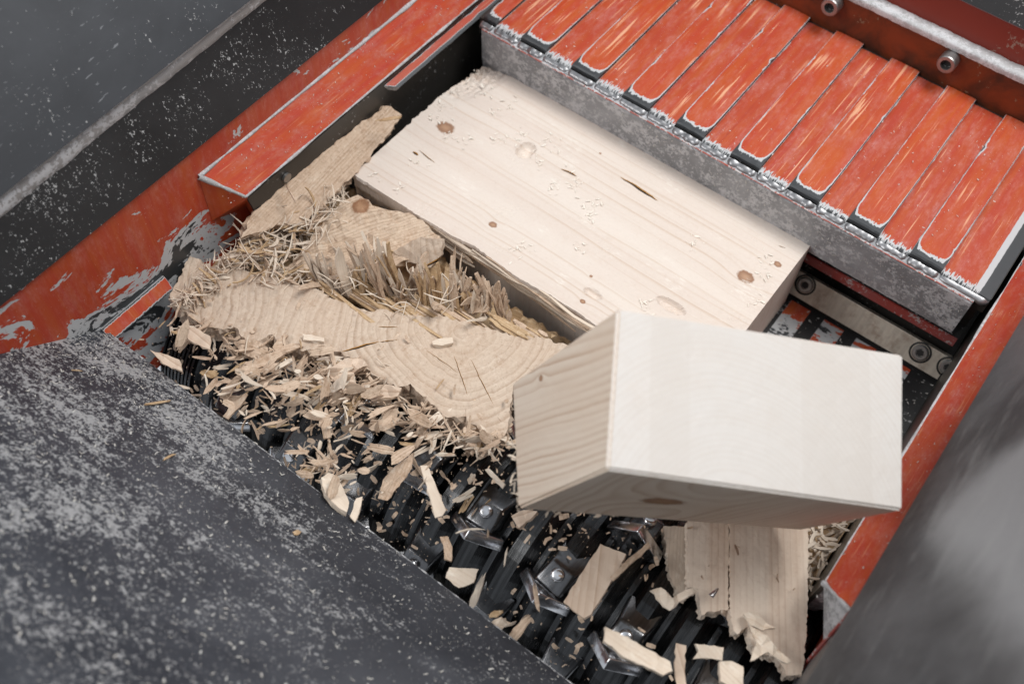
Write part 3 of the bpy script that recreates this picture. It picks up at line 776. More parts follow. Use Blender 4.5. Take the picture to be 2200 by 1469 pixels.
# ---- rotor with V-grooved drum and square knives
RC = V(0, .420, -.165)
rt = empty('rotor', (-.31, .420, -.30), 'dark steel rotor with square knives turning under the splintered wood', 'rotor')
prof = []
x = -.700; k = 0
prof += [(.02, 0.), (.118, 0.)]
xs = 0.
for i in range(9):                           # fine turned grooves of the left end collar
    prof += [(.124, xs + .0005), (.124, xs + .0035), (.119, xs + .0040), (.119, xs + .0052)]; xs += .0056
PITCH = .0465
while xs < .765:
    prof += [(.114, xs + .004), (.124, xs + PITCH * .5 - .008), (.125, xs + PITCH * .5 + .008), (.114, xs + PITCH - .002)]; xs += PITCH
prof += [(.10, .783), (.02, .783)]
v, f = lathe((x, RC.y, RC.z), (1, 0, 0), prof, 72)
obj('drum', v, f, M_ROTOR, rt)
# knife: a bevelled square plate standing on a corner in its holder
def knife_mesh():
    s = .0235; t = .013
    ring1 = [(0, -s * 1.414 * 0 - 0, 0)]
    v_, f_ = [], []
    def add(vv, ff):
        b = len(v_); v_.extend(vv); f_.extend([tuple(i + b for i in q) for q in ff])
    R_ = s * 1.414
    out = [(R_, 0), (0, R_), (-R_, 0), (0, -R_)]
    # front face is dished: outer rim, inner rim set back
    vv = [(a, 0., b) for a, b in out] + [(a * .55, .003, b * .55) for a, b in out] + [(a * .92, t, b * .92) for a, b in out]
    ff = [(i, (i + 1) % 4, 4 + (i + 1) % 4, 4 + i) for i in range(4)] + [(4, 5, 6, 7)] + [((i + 1) % 4, i, 8 + i, 8 + (i + 1) % 4) for i in range(4)] + [(11, 10, 9, 8)]
    add(vv, ff)
    return v_, f_
kv, kf = knife_mesh()
def bevelled(v_, f_, w_):
    q = bmesh.new(); vv = [q.verts.new(x_) for x_ in v_]
    for x_ in f_: q.faces.new([vv[i] for i in x_])
    bmesh.ops.recalc_face_normals(q, faces=q.faces)
    bmesh.ops.bevel(q, geom=list(q.edges), offset=w_, segments=3, profile=.5, affect='EDGES')
    q.verts.index_update(); o_ = [tuple(x_.co) for x_ in q.verts], [tuple(x_.index for x_ in y_.verts) for y_ in q.faces]; q.free(); return o_
kv, kf = bevelled(kv, kf, .0014)
km = mesh('knife', kv, kf, M_KNIFE, smooth=True)
hv, hf_ = [], []
# holder: wedge block behind the knife
hv = [(-.021, .013, -.028), (.021, .013, -.028), (.017, .013, .011), (-.017, .013, .011), (-.021, .058, -.028), (.021, .058, -.028), (.015, .040, .001), (-.015, .040, .001)]
hf_ = [(0, 3, 2, 1), (4, 5, 6, 7), (0, 1, 5, 4), (2, 3, 7, 6), (1, 2, 6, 5), (0, 4, 7, 3)]
hv, hf_ = bevelled(hv, hf_, .0035)
hm = mesh('knife_holder', hv, hf_, M_HOLD, smooth=True)
glint_cap = None; nk = 0; rk = random.Random(4)
sm = None
for i in range(16):
    xk = -.700 + .0504 + PITCH * (i + .5) - 0.
    if xk > .06: continue
    for r in range(4):
        ang = math.radians((i * 47 + r * 90 + 20) % 360)     # 0 = towards +y, 90 = up
        deg = math.degrees(ang)
        if not (-10 < ((deg + 180) % 360) - 180 < 200 or deg > 340): continue
        rad = V(0, math.cos(ang), math.sin(ang)); tan = V(0, math.sin(ang), -math.cos(ang))
        c = V(xk, RC.y, RC.z) + rad * .1290
        # local x = world x ; local y = against the cutting direction ; local z = radial
        Mx = Matrix(((-1, 0, 0, c.x), (0, tan.y, rad.y, c.y), (0, tan.z, rad.z, c.z), (0, 0, 0, 1)))
        kw_ = Matrix.Rotation(rk.uniform(-.15, .15), 4, 'Z'); Mx = Mx @ kw_
        ko = link('knife', km, Mx, rt); link('knife_holder', hm, Mx, rt)
        scw = cyl((0, .0005, 0), (0, -1, 0), .0055, .003, 12)
        if sm is None: sm = mesh('screw', scw[0], scw[1], M_BLACK)
        link('screw', sm, Mx, ko)
        nk += 1
        if glint_cap is None:
            q_ = lathe((0, .030, .0045), (0, .35, 1), [(.0075, -.004), (.0075, .004), (.0066, .0062), (.004, .0070)], 20); glint_cap = mesh('cap_screw', q_[0], q_[1], M_KNIFE, smooth=True)  # added polished screw head for glints, not one of the cap screws above
        if nk % 2: link('cap_screw', glint_cap, Mx, rt)  # polished screw heads added on every other holder to make glints

# ================================================================== WOOD
BX0, BX1, BY0, BY1 = -.6425, -.1500, .6010, .8555
def bl(px, py): p = PZ(px, py, 0.); return (p[0] - BX0, p[1] - BY0)
kn = [(*bl(957, 274), .0098), (*bl(1059, 482), .0045), (*bl(1602, 594), .0088), (*bl(1671, 567), .0042), (*bl(1252, 647), .0030), (*bl(1290, 329), .0015), (*bl(1270, 593), .0018)]
cr = [(*bl(1332, 379), *bl(1415, 431), .0022), (*bl(1205, 361), *bl(1240, 378), .0018), (*bl(900, 321), *bl(935, 350), .0009), (*bl(1470, 360), *bl(1500, 380), .0015), (*bl(887, 325), *bl(899, 333), .0022), (*bl(1672, 527), *bl(1688, 533), .0006)]
M_BEAM = wood_mat('fresh_spruce', grit=.10, pith=(-.16, -.12), ring=.0068, light=(.70, .61, .54), dark=(.50, .35, .235), contrast=.60, fuzz=.5, pale=(.82, .77, .70), wob=.022, bands=.25, amps=(.46, .66), blotch=.0, fine=.16, soft=2.2, bump=.12, knots=kn, cracks=cr)
gou = [(*bl(1130, 322), .011, .014, .010), (*bl(1274, 630), .012, .0055, .0055), (*bl(1442, 656), .019, .0075, .008)]
bm_v, bm_f, bm_t = [], [], []
GX, GY = 250, 130
def fedge(x):      # torn front edge
    return .0020 * nz(x * 30, 4.) + .0012 * nz(x * 200, 5.) + (.006 * max(0, min(1, (x - .10) / .08)) * (.6 + .5 * nz(x * 14, 8.)))
for j in range(GY + 1):
    for i in range(GX + 1):
        x = (BX1 - BX0) * i / GX; y0 = max(0, fedge(x)); y = y0 + (BY1 - BY0 - y0) * j / GY
        z = -.0006 + .0005 * nz(x * 20, y * 60, 1.) + .00025 * nz(x * 80, y * 400, 2.)
        for gx, gy, a, b, dp in gou:
            q = ((x - gx) / a) ** 2 + ((y - gy) / b) ** 2
            if q < 1: z -= dp * (1 - q) ** .6 * (1 + .2 * nz(x * 300, y * 300, 7.))
        rough = max(0, nz(x * 24 + 3, y * 24, 11.) - .28) * 1.4
        z -= rough * .0035 * abs(nz(x * 220, y * 420, 3.))
        # chewed far left corner
        cd = math.hypot((x) / .05, (BY1 - BY0 - y) / .09)
        if cd < 1: z -= .012 * (1 - cd) * (1 + nz(x * 150, y * 150, 5.))
        ex = (.004 * (nz(y * 90, 3.) + .5 * nz(y * 300, 4.)) + .010 * max(0, 1 - (BY1 - BY0 - y) / .06) * (.7 + nz(y * 160, 6.))) * max(0, 1 - x / .012) if y > .1 else .0012 * nz(y * 200, 3.) * max(0, 1 - x / .012)
        bm_v.append(V(BX0 + x + ex, BY0 + y, z)); bm_t.append((x, y, z))
for j in range(GY):
    for i in range(GX): a = j * (GX + 1) + i; bm_f.append((a, a + 1, a + GX + 2, a + GX + 1))
# skirts: front with a peeled step, back, two ends
ringi = [i for i in range(GX + 1)] + [(j + 1) * (GX + 1) + GX for j in range(GY)] + [GY * (GX + 1) + i for i in range(GX - 1, -1, -1)] + [j * (GX + 1) for j in range(GY - 1, 0, -1)]
prev = ringi
for lv, (dz_, ins) in enumerate(((-.004, -.0005), (-.012, .001), (-.022, .0005), (-.028, .009), (-.060, .010), (-.119, .011))):
    base = len(bm_v)
    for q, a in enumerate(ringi):
        p = bm_v[a]; fr_ = q <= GX
        yy = p.y + ((ins + .0018 * nz(p.x * 20, lv * 3.) + .001 * nz(p.x * 300, lv * 5.)) if fr_ else 0)
        xx = p.x + .0006 * nz(p.y * 300, lv * 2.)
        bm_v.append(V(xx, yy, dz_ + min(p.z, 0) * .3)); bm_t.append((p.x - BX0, yy - BY0, dz_))
    cur = [base + i for i in range(len(ringi))]
    for i in range(len(ringi)):
        j = (i + 1) % len(ringi); bm_f.append((prev[i], cur[i], cur[j], prev[j]))
    prev = cur
bm_f.append(tuple(prev[::-1]))
beam = obj('timber_beam', bm_v, bm_f, M_BEAM, None, org=(BX0, BY0, -.119), tc=bm_t, label='long clean timber beam with small brown knots lying against the grey ram nose', cat='beam')

rng = random.Random(11)
M_TORN = wood_mat('torn_wood', grit=.55, pith=(.02, -.02), ring=.0022, light=(.60, .46, .345), dark=(.27, .165, .095), fine=.8, contrast=.9, fuzz=.5, pale=(.74, .63, .51), wob=.02, rnd=.13, bump=.7)
M_TORN0 = wood_mat('smooth_chip_wood', pith=(.02, -.03), ring=.0050, light=(.66, .53, .42), dark=(.42, .28, .19), contrast=.9, fuzz=.2, wob=.01, amps=(.2, .6), rnd=0., bump=.3)
M_TORN2 = wood_mat('ochre_torn_wood', grit=.55, pith=(.02, -.02), ring=.0020, light=(.54, .385, .23), dark=(.24, .13, .06), fine=.8, contrast=.8, fuzz=.4, pale=(.76, .64, .48), wob=.02, rnd=.13)
M_TORNP = wood_mat('pale_torn_wood', pith=(.02, -.02), ring=.0026, light=(.73, .63, .52), dark=(.46, .33, .22), fine=.6, contrast=.6, fuzz=.4, wob=.02, rnd=.13)
M_GREYW = wood_mat('greyish_torn_wood', pith=(.02, -.02), ring=.0015, light=(.58, .49, .40), dark=(.30, .21, .15), contrast=.8, fuzz=.3, wob=.02, rnd=.13)
# peeled layers along the front edge of the beam
for k in range(26):
    x = rng.uniform(BX0 + .05, BX1 - .15); L = rng.uniform(.05, .16); z = rng.uniform(-.024, -.001)
    l = strand((x, BY0 + .004 - rng.uniform(0, .006), z), (1, rng.uniform(-.03, .03), rng.uniform(-.05, .03)), L, rng.uniform(.002, .0045), rng.uniform(.001, .002), rng, .08, k=8)
    obj('peeled_layer', *l[:2], rng.choice((M_GREYW, M_TORNP, M_TORN)), beam, tc=l[2])

# the shredded cross-cut slab, end grain up
OUT = [(409, 550), (458, 574), (470, 567), (527, 581), (549, 592), (585, 595), (611, 606), (655, 615), (693, 624), (703, 639), (735, 648), (767, 661), (796, 668), (825, 665), (873, 676), (924, 681), (955, 679), (1012, 697), (1100, 720), (1172, 726), (1222, 742),
       (1160, 790), (1103, 828), (1096, 880), (1091, 915), (1085, 935), (1049, 934), (1016, 912), (1002, 894), (955, 894), (918, 857), (882, 825), (855, 832), (811, 810), (782, 790), (762, 772), (720, 755), (680, 752), (645, 752), (629, 745), (604, 745), (585, 719), (545, 737), (519, 723), (509, 705), (502, 701), (480, 708), (447, 701), (418, 683), (385, 665), (365, 636), (371, 621)]
def sl(px, py): return PZ(px, py, 0.)
cS = sum((V(*PZ(a, b, 0.)) for a, b in OUT), Vector()) / len(OUT)
pth = PZ(1000, 715, 0.)
def ck(a, c): q = PZ(a, c, 0.); return (q[0] - cS.x, q[1] - cS.y)
M_ENDG = wood_mat('end_grain', grit=.45, pith=(pth[0] - cS.x, pth[1] - cS.y), ring=.0085, light=(.60, .49, .39), dark=(.36, .25, .175), contrast=.95, cyz=True, cracks=[(*ck(735, 756), *ck(815, 733), .0016), (*ck(810, 735), *ck(855, 729), .0009), (*ck(811, 703), *ck(855, 702), .0007), (*ck(915, 752), *ck(985, 800), .0005), (*ck(975, 760), *ck(1005, 850), .0005), (*ck(1010, 770), *ck(1060, 870), .0005)], wob=.060, wfreq=2.6, radial=1., pale=(.70, .60, .50), fuzz=.45, rough=.7, soft=1.3, amps=(.3, .7), lb=.0, bump=.5)
slab = pix_slab('shredded_beam', OUT, (0, 0, 0), (0, 0, 1), .030, M_ENDG, endup=True, jag=.0022, dens=.0032, zamp=.0022, sidejag=.004, rings=5, seed=3,
                label='shredded beam stump with its cross-cut growth rings facing up over the rotor', cat='beam')
OUT2 = [(409, 550), (458, 576), (432, 645), (418, 683), (385, 665), (365, 636), (371, 621), (385, 590)]
pix_slab('side_facet', OUT2, (0, 0, .003), (-.1, 0, 1), .012, M_TORN, grain=(1, .7, 0), jag=.001, dens=.004, seed=5, parent=slab)
# long ochre fibres along its back edge, still attached
for k in range(70):
    t = rng.random(); px = 700 + 470 * t; py = 628 + 92 * t ** .9 - rng.uniform(-6, 34) * (1 - t * .5)
    p = PZ(px, py, -.004); L = rng.uniform(.05, .17) * (1.15 - t)
    l = strand(p - np.array([L * .3, 0, rng.uniform(0, .012)]), (1, .02 + rng.uniform(-.10, .03), rng.uniform(-.04, .05)), L, rng.uniform(.0022, .006), rng.uniform(.0015, .003), rng, rng.uniform(-.1, .1), k=7)
    obj('long_splinter', *l[:2], rng.choice((M_TORN2, M_TORN2, M_TORN)), slab, tc=l[2])
# upright fan of torn splinters between the slab and the beam
for k in range(32):
    t = rng.random(); px = 700 + 385 * t; py = 628 + 58 * t + rng.uniform(-24, 8)
    p = V(*PZ(px, py, -.014)); H0 = rng.uniform(.024, .078) * (1.15 - .5 * abs(t - .4)); lean = rng.gauss(-.30, .28); ly = rng.gauss(.10, .22)
    mt = rng.choice((M_TORN, M_TORNP, M_GREYW, M_TORN2, M_TORN))
    for q in range(rng.randint(3, 8)):
        H = H0 * rng.uniform(.5, 1.15)
        l = strand(p + V(rng.gauss(0, .005), rng.gauss(0, .004), 0), (lean + rng.gauss(0, .08), ly + rng.gauss(0, .08), 1), H, rng.uniform(.0016, .0060), rng.uniform(.0008, .0022), rng, rng.uniform(-.5, .5), k=6, tip=rng.choice((.08, .3, .8)), twist=rng.uniform(-.4, .4))
        obj('upright_splinter', *l[:2], mt, slab, tc=l[2])

for k in range(26):
    t = rng.random(); px = 690 + 400 * t; py = 622 + 62 * t + rng.uniform(-34, 4)
    p = V(*PZ(px, py, -.014)); H = rng.uniform(.028, .075) * (1.1 - .4 * t)
    l = strand(p, (rng.gauss(-.35, .5), rng.gauss(.15, .4), 1), H, rng.uniform(.006, .012), rng.uniform(.0012, .003), rng, rng.gauss(0, .6), k=8, tip=rng.choice((.05, .2, .5)), twist=rng.gauss(0, .8))
    obj('upright_splinter', *l[:2], rng.choice((M_TORN, M_TORNP, M_TORN, M_GREYW)), slab, tc=l[2])

# broken pieces beside and in front of the beam
def piece(name, pix, o, n, th, mat, label, cat, **k):
    return pix_slab(name, pix, o, n, th, mat, label=label, cat=cat, **k)
pa = [V(*PX(700, 330, -.672)), V(*PX(545, 460, -.672)), V(*PZ(742, 392, .004))]
nA = (pa[1] - pa[0]).cross(pa[2] - pa[0]).normalized(); nA = nA if nA.z > 0 else -nA
CH = [(830, 228), (862, 247), (838, 285), (800, 330), (760, 378), (735, 398), (712, 425), (700, 440), (668, 462), (650, 485), (612, 478), (560, 498), (518, 512), (530, 480), (545, 455), (580, 425), (605, 392), (642, 372), (690, 330), (735, 295), (785, 258)]
chA = piece('broken_board', CH, pa[0], nA, .020, M_TORN, 'rough broken board wedged upright between the left rail and the clean beam', 'broken board', grain=(-.1, 1, 0), jag=.0022, dens=.005, zamp=.003, sidejag=.004, rings=5, seed=8)
# layered dark fibres of its right side
for k in range(28):
    t = rng.random(); p = V(*PZ(752 - 110 * t, 395 + 90 * t, -.012 - rng.random() * .02))
    l = strand(p, (-.15 + rng.uniform(-.12, .1), -1, rng.uniform(-.15, .1)), rng.uniform(.03, .09), rng.uniform(.003, .006), .002, rng, .1, k=6)
    obj('split_layer', *l[:2], rng.choice((M_TORN2, M_TORN, M_GREYW)), chA, tc=l[2])
CB = [(768, 418), (792, 432), (812, 444), (845, 452), (880, 458), (915, 480), (950, 516), (946, 532), (905, 556), (868, 562), (830, 585), (780, 598), (735, 612), (700, 610), (668, 618), (632, 602), (598, 596), (640, 548), (672, 505), (700, 470), (735, 432)]
M_CHUNK = wood_mat('knotty_chunk_wood', grit=.55, pith=(.10, -.02), ring=.0036, light=(.62, .485, .365), dark=(.28, .17, .10), fine=.7, contrast=1., bump=.7, fuzz=.5, pale=(.80, .72, .60), wob=.035, knots=((.012, .046, .009),))
cB = piece('knotty_chunk', CB, (-.56, .55, -.004), (.18, -.22, 1), .026, M_CHUNK, 'knotty torn chunk of wood in front of the clean beam corner', 'wood chunk', grain=(.55, .9, 0), jag=.002, dens=.005, zamp=.006, sidejag=.003, rings=5, seed=9)
CC = [(948, 518), (926, 560), (905, 575), (868, 566), (880, 545), (915, 522)]
piece('end_grain_offcut', [(950, 516), (948, 548), (925, 575), (868, 560), (845, 540), (900, 510)], (-.47, .58, .004), (.25, -.75, .8), .010, M_ENDG, 'small offcut with dark rings leaning on the knotty chunk', 'offcut', endup=True, jag=.001, seed=12)

# tangle of torn fibres heaped at the left
def tangle(name, spots, count, zr, Lr, label, seed, mats, parent=None, cat='wood fibre'):
    rg = random.Random(seed)
    for mi, mt in enumerate(mats):
        l = []
        for k in range(count):
            cx, cy, sx, sy, ang = rg.choice(spots)
            px, py = rg.gauss(cx, sx), rg.gauss(cy, sy)
            z = rg.uniform(*zr); p = PZ(px, py, z); p[0] = max(p[0], -.664)
            a = math.radians(ang + rg.gauss(0, 38)); L = rg.uniform(*Lr)
            d = V(math.cos(a), math.sin(a), rg.gauss(0, .35)); p = V(*p) - d * L * .5
            p.x = max(p.x, -.668)
            l.append(strand(p, d, L, rg.uniform(.0012, .0042), rg.uniform(.0007, .0018), rg, rg.gauss(0, 1.1), k=7, tip=.3, twist=rg.gauss(0, .6)))
        v, f, t = jn(l)
        obj(name, v, f, mt, parent, tc=t, kind='stuff', label=label[mi], cat=cat)
tangle('torn_fibre_heap', [(500, 478, 26, 10, 30), (450, 515, 26, 14, 40), (395, 560, 22, 14, 25), (480, 545, 40, 14, 10), (560, 545, 28, 16, 60), (600, 585, 30, 14, 70), (385, 600, 18, 10, 0), (350, 600, 14, 10, 60), (640, 500, 35, 22, 60), (680, 460, 20, 18, 70)],
       190, (-.045, .012), (.014, .042), ['tangle of tan shredded fibres heaped beside the left rail', 'paler shredded fibres mixed through the heap by the left rail', 'ochre shredded fibres mixed through the heap by the left rail'], 21, [M_TORN, M_TORNP, M_TORN2])
def tangle2(name, spots, count, zr, Lr, wr, label, seed, mt, cat='wood fibre', bend=1.0):
    rg = random.Random(seed); l = []
    for k in range(count):
        cx, cy, sx, sy, ang = rg.choice(spots); z = rg.uniform(*zr); p = PZ(rg.gauss(cx, sx), rg.gauss(cy, sy), z)
        if p[1] < .272: continue
        a = math.radians(ang + rg.gauss(0, 60)); L = rg.uniform(*Lr); d = V(math.cos(a), math.sin(a), rg.gauss(0, .5)); p = V(*p) - d * L * .5; p.x = max(p.x, -.668)
        l.append(strand(p, d, L, rg.uniform(*wr), rg.uniform(.0004, .0010), rg, rg.gauss(0, bend), k=7, tip=.3, twist=rg.gauss(0, .9)))
    v, f, t = jn(l); obj(name, v, f, mt, None, tc=t, kind='stuff', label=label, cat=cat)
HS = [(500, 478, 26, 10, 30), (450, 515, 30, 14, 40), (395, 560, 24, 16, 25), (480, 545, 50, 14, 10), (560, 545, 34, 18, 60), (600, 590, 34, 14, 70), (370, 600, 24, 14, 0), (640, 500, 40, 26, 60), (690, 460, 22, 20, 70), (720, 420, 14, 14, 60), (760, 600, 60, 14, 20), (900, 640, 80, 16, 10)]
tangle2('fine_fibres', HS, 520, (-.03, .022), (.010, .034), (.0005, .0016), 'hair-fine curled fibres over the heap by the left rail', 51, M_TORNP)
LS = [(430, 705, 24, 10, 20), (520, 740, 30, 12, 20), (600, 765, 36, 16, 30), (680, 790, 40, 18, 30), (760, 810, 40, 20, 40), (840, 860, 36, 18, 30), (900, 900, 34, 16, 30), (980, 935, 34, 12, 20), (1060, 955, 26, 12, 20), (740, 870, 70, 30, 50), (600, 820, 60, 24, 50), (700, 1000, 30, 24, 60)]
tangle2('shredded_fibres', LS, 230, (-.032, .004), (.008, .036), (.0012, .0040), 'mass of tan shredded fibres spilling from the lower rim of the stump', 52, M_TORN, bend=.45)
tangle2('shredded_fibres', LS, 130, (-.030, .008), (.006, .026), (.0010, .0030), 'paler shredded fibres spilling from the lower rim of the stump', 53, M_TORNP, bend=.5)
# heap fill underneath so that no gap shows the pit
HP = [(430, 500), (520, 470), (620, 470), (700, 440), (745, 400), (900, 500), (1000, 600), (1230, 735), (1000, 700), (700, 640), (420, 580), (345, 620), (340, 580)]
piece('splintered_underlayer', HP, (0, 0, -.045), (0, 0, 1), .02, M_TORN2, 'bed of brown splintered wood under the loose fibres', 'wood debris', grain=(1, .3, 0), jag=.004, dens=.006, zamp=.012, seed=31)

# the falling sawn block
BV = [V(-.1276, .3361, .2775), V(-.1935, .442, .3076), V(.0046, .6206, .2093), V(-.2699, .4165, .1443), V(.0725, .5078, .1717), V(-.1964, .3282, .1219), V(.0148, .5164, .026), V(-.0719, .5951, .046)]
import bmesh
bm = bmesh.new(); bvs = [bm.verts.new(p) for p in BV]
# K0, 1=+e1, 2=+e1+e2, 3=+e1+e3, 4=+e2, 5=+e3, 6=+e2+e3, 7=all
for q in ((0, 1, 2, 4), (0, 5, 3, 1), (0, 4, 6, 5), (7, 2, 1, 3), (7, 3, 5, 6), (7, 6, 4, 2)): bm.faces.new([bvs[i] for i in q])
bmesh.ops.recalc_face_normals(bm, faces=bm.faces)
bmesh.ops.bevel(bm, geom=list(bm.edges), offset=.0022, segments=2, affect='EDGES')
bmesh.ops.subdivide_edges(bm, edges=[e for e in bm.edges if e.calc_length() > .03], cuts=40, use_grid_fill=True)
e1 = (BV[1] - BV[0]).normalized(); e2 = (BV[4] - BV[0]).normalized(); e3 = (BV[5] - BV[0]).normalized()
bt, bvv = [], []
for v_ in bm.verts:
    d = v_.co - BV[0]; tcv = (d.dot(e3), d.dot(e1), d.dot(e2)); bt.append(tcv)
    nn = Vector((nz(v_.co.x * 160, v_.co.y * 160, v_.co.z * 160), nz(v_.co.x * 150, v_.co.y * 170, v_.co.z * 140 + 5), nz(v_.co.y * 150, v_.co.z * 160, 9)))
    bvv.append(v_.co + nn * .0002)
bm.verts.index_update()
bf = [tuple(v_.index for v_ in fc.verts) for fc in bm.faces]; bm.free()
M_BLOCK = wood_mat('sawn_block_wood', pith=(.16, .10), ring=.0046, light=(.76, .65, .54), dark=(.44, .27, .165), contrast=.95, wob=.026, pale=(.86, .83, .79), fuzz=.0, rough=.7, amps=(.3, .6), bump=.10, fine=.22, lb=.1, knots=((.085, .0, .10, .011), (.035, .0, .262, .012), (.12, .10, .0, .003)), blotch=.5)
M_BLOCKE = wood_mat('sawn_block_end', grit=.12, pith=(-.05, .12), ring=.0048, light=(.70, .675, .65), dark=(.56, .49, .43), contrast=.6, wob=.02, pale=(.86, .83, .79), fuzz=.1, rough=.75, amps=(.3, .6), bump=.06, fine=.08, lam=.036, lb=.05)
bmi = []
for f_ in bf:
    c_ = [bvv[i] for i in f_]; nn = (c_[1] - c_[0]).cross(c_[2] - c_[0]).normalized(); bmi.append(1 if nn.dot(-e3) > .7 else 0)
blk = obj('timber_block', bvv, bf, M_BLOCK, None, tc=bt, mats=[M_BLOCK, M_BLOCKE], fmat=bmi, label='big sawn timber block tumbling in the air above the rotor', cat='block')

for k in range(34):
    t = rng.random(); c_ = BV[5].lerp(BV[3], t * .5) if k % 2 else BV[5].lerp(BV[6], t * .35)
    l = strand(c_ + V(rng.gauss(0, .001), rng.gauss(0, .001), rng.uniform(-.001, .003)), (rng.gauss(-.5, .5), rng.gauss(-.4, .5), rng.gauss(-.8, .4)), rng.uniform(.003, .012), rng.uniform(.0006, .0018), .0007, rng, rng.gauss(0, 1.), k=5)
    obj('torn_fibre', *l[:2], M_TORNP, blk, tc=l[2])
# upright planks below the block
def plk(name, pix, z, n, lab, seed, **k):
    return piece(name, pix, (0, .48, z), n, .016, M_PLANK, lab, 'plank', grain=GP, jag=.0010, dens=.0022, zamp=.0006, sidejag=.002, rings=4, seed=seed, **k)
p_a = V(*PZ(1600, 1130, -.004)); p_b = V(*PZ(1600, 1440, -.004)); GP = tuple((p_b - p_a).normalized())
M_PLANK = wood_mat('plank_wood', grit=.2, pith=(-.16, -.03), ring=.0062, light=(.70, .575, .465), dark=(.44, .29, .20), contrast=.6, wob=.008, bands=.3, amps=(.3, .7), soft=1.8, lb=.03, bump=.15)
plk('split_plank', [(1568, 1118), (1737, 1118), (1736, 1230), (1734, 1330), (1728, 1420), (1722, 1448), (1690, 1450), (1682, 1430), (1668, 1410), (1640, 1405), (1615, 1385), (1605, 1345), (1598, 1350), (1585, 1362), (1576, 1355), (1568, 1310)], -.004, (0, 0, 1), 'wide split plank with a jagged end standing below the falling block', 41)
plk('split_plank', [(1477, 1118), (1566, 1118), (1565, 1220), (1564, 1310), (1548, 1308), (1535, 1314), (1522, 1312), (1508, 1320), (1503, 1290), (1500, 1265), (1492, 1262), (1478, 1262)], -.0055, (-.03, 0, 1), 'narrow split plank left of the wide one below the falling block', 42)
M_PLANK = M_GREYW
plk('shadowed_plank', [(1425, 1130), (1478, 1130), (1482, 1200), (1474, 1285), (1455, 1270), (1440, 1240)], -.03, (0, 0, 1), 'short dark plank in the shade left of the split planks', 43)

# -- individual chips
MV = [shard(.034, .004 + .0022 * (s % 4), .0018, s) if s % 3 else splinter(.034, .006, .0022, s, 2 + s % 2, .15 + .2 * (s % 3), .05) for s in range(26)]
chip_meshes = []
for s_, (v, f, t) in enumerate(MV):
    for mt in (M_TORN, M_TORNP, M_TORN2)[:]:
        chip_meshes.append((mesh('wood_chip', v, f, mt, tc=t), mt))
def chip(px, py, z, ang, scale, which=None, mat=None, tilt=0., roll=0., label=None, group=None, name='wood_chip', cat='wood chip', sy=1., k=None):
    """ang: direction in the ground plane (degrees)"""
    p = PZ(px, py, z)
    cand = [m for m in chip_meshes if mat is None or m[1] is mat]
    me = cand[(k if k is not None else rng.randrange(len(cand))) % len(cand)][0]
    Mx = Matrix.Translation(V(*p)) @ Matrix.Rotation(math.radians(ang), 4, 'Z') @ Matrix.Rotation(math.radians(tilt), 4, 'Y') @ Matrix.Rotation(math.radians(roll), 4, 'X') @ Matrix.Diagonal((scale, scale * sy, scale, 1))
    return link(name, me, Mx, None, label, cat, group)
def pang(px, py, qx, qy, z):
    a = PZ(px, py, z); b = PZ(qx, qy, z); d = b - a
    return math.degrees(math.atan2(d[1], d[0])), float(np.hypot(d[0], d[1])), ((px + qx) / 2, (py + qy) / 2)
def chip2(x0, y0, x1, y1, z, label, mat=None, sy=1., k=None, **kw):
    a, L, c = pang(x0, y0, x1, y1, z)
    s = L / .034
    return chip(c[0], c[1], z, a, s, mat=mat, label=label, sy=sy / s, k=k, **kw)
# single, recognisable chips
def pchip(pix, z, label, mat, tilt=(0, 0, 1), th=.0028, name='wood_chip', zamp=.0016, ga=None):
    g = ga or (V(*PZ(*pix[len(pix) // 2], z)) - V(*PZ(*pix[0], z))); rng_ = len(label)
    return pix_slab(name, pix, V(*PZ(*pix[0], z)), tilt, th, mat, grain=tuple(g), jag=.0007, dens=.0042, zamp=zamp * 1.3, sidejag=.0010, rings=2, seed=rng_, label=label, cat='wood chip')
pchip([(903, 1000), (918, 1000), (938, 1045), (958, 1095), (950, 1108), (935, 1112), (922, 1062)], .02, 'long white sliver flying upright over the middle of the rotor', M_TORNP)
pchip([(690, 1025), (705, 1014), (722, 1022), (738, 1050), (750, 1078), (745, 1100), (728, 1092), (698, 1060)], .012, 'fat white chip lying on the edge of the front plate', M_TORNP, (.1, .3, 1), .007)
pchip([(752, 1108), (765, 1070), (779, 1066), (776, 1085), (763, 1118)], .010, 'small pale chip beside the fat white one at the plate edge', M_TORNP)
pchip([(1290, 1168), (1345, 1190), (1318, 1240), (1290, 1285), (1270, 1318), (1255, 1328), (1210, 1292), (1240, 1245)], .0, 'broad flat pinkish chip over the rotor below the block', M_TORN0, (-.2, -.1, 1), .004, zamp=.0008)
pchip([(1393, 1163), (1397, 1175), (1362, 1205), (1330, 1235), (1318, 1245), (1312, 1238), (1350, 1200)], .012, 'thin stick crossing the broad flat chip', M_TORN)
pchip([(1300, 1345), (1330, 1358), (1385, 1390), (1440, 1420), (1445, 1440), (1425, 1450), (1340, 1410), (1298, 1375)], .05, 'long soft-edged pale stick near the bottom below the rotor chips', M_TORNP, (0, 0, 1), .006)
pchip([(965, 1218), (1028, 1222), (1018, 1250), (985, 1262), (957, 1240)], .0, 'pale squarish chip by the dark gap along the front plate', M_TORNP, (.1, -.2, 1))
pchip([(945, 1152), (962, 1152), (972, 1175), (970, 1205), (955, 1200), (952, 1170)], .005, 'small curled tan chip above the pale squarish chip', M_TORN)
pchip([(1098, 1108), (1125, 1095), (1155, 1098), (1115, 1135)], .01, 'pale four-cornered chip tucked under the left corner of the block', M_TORN0, (-.3, -.2, 1), .004)
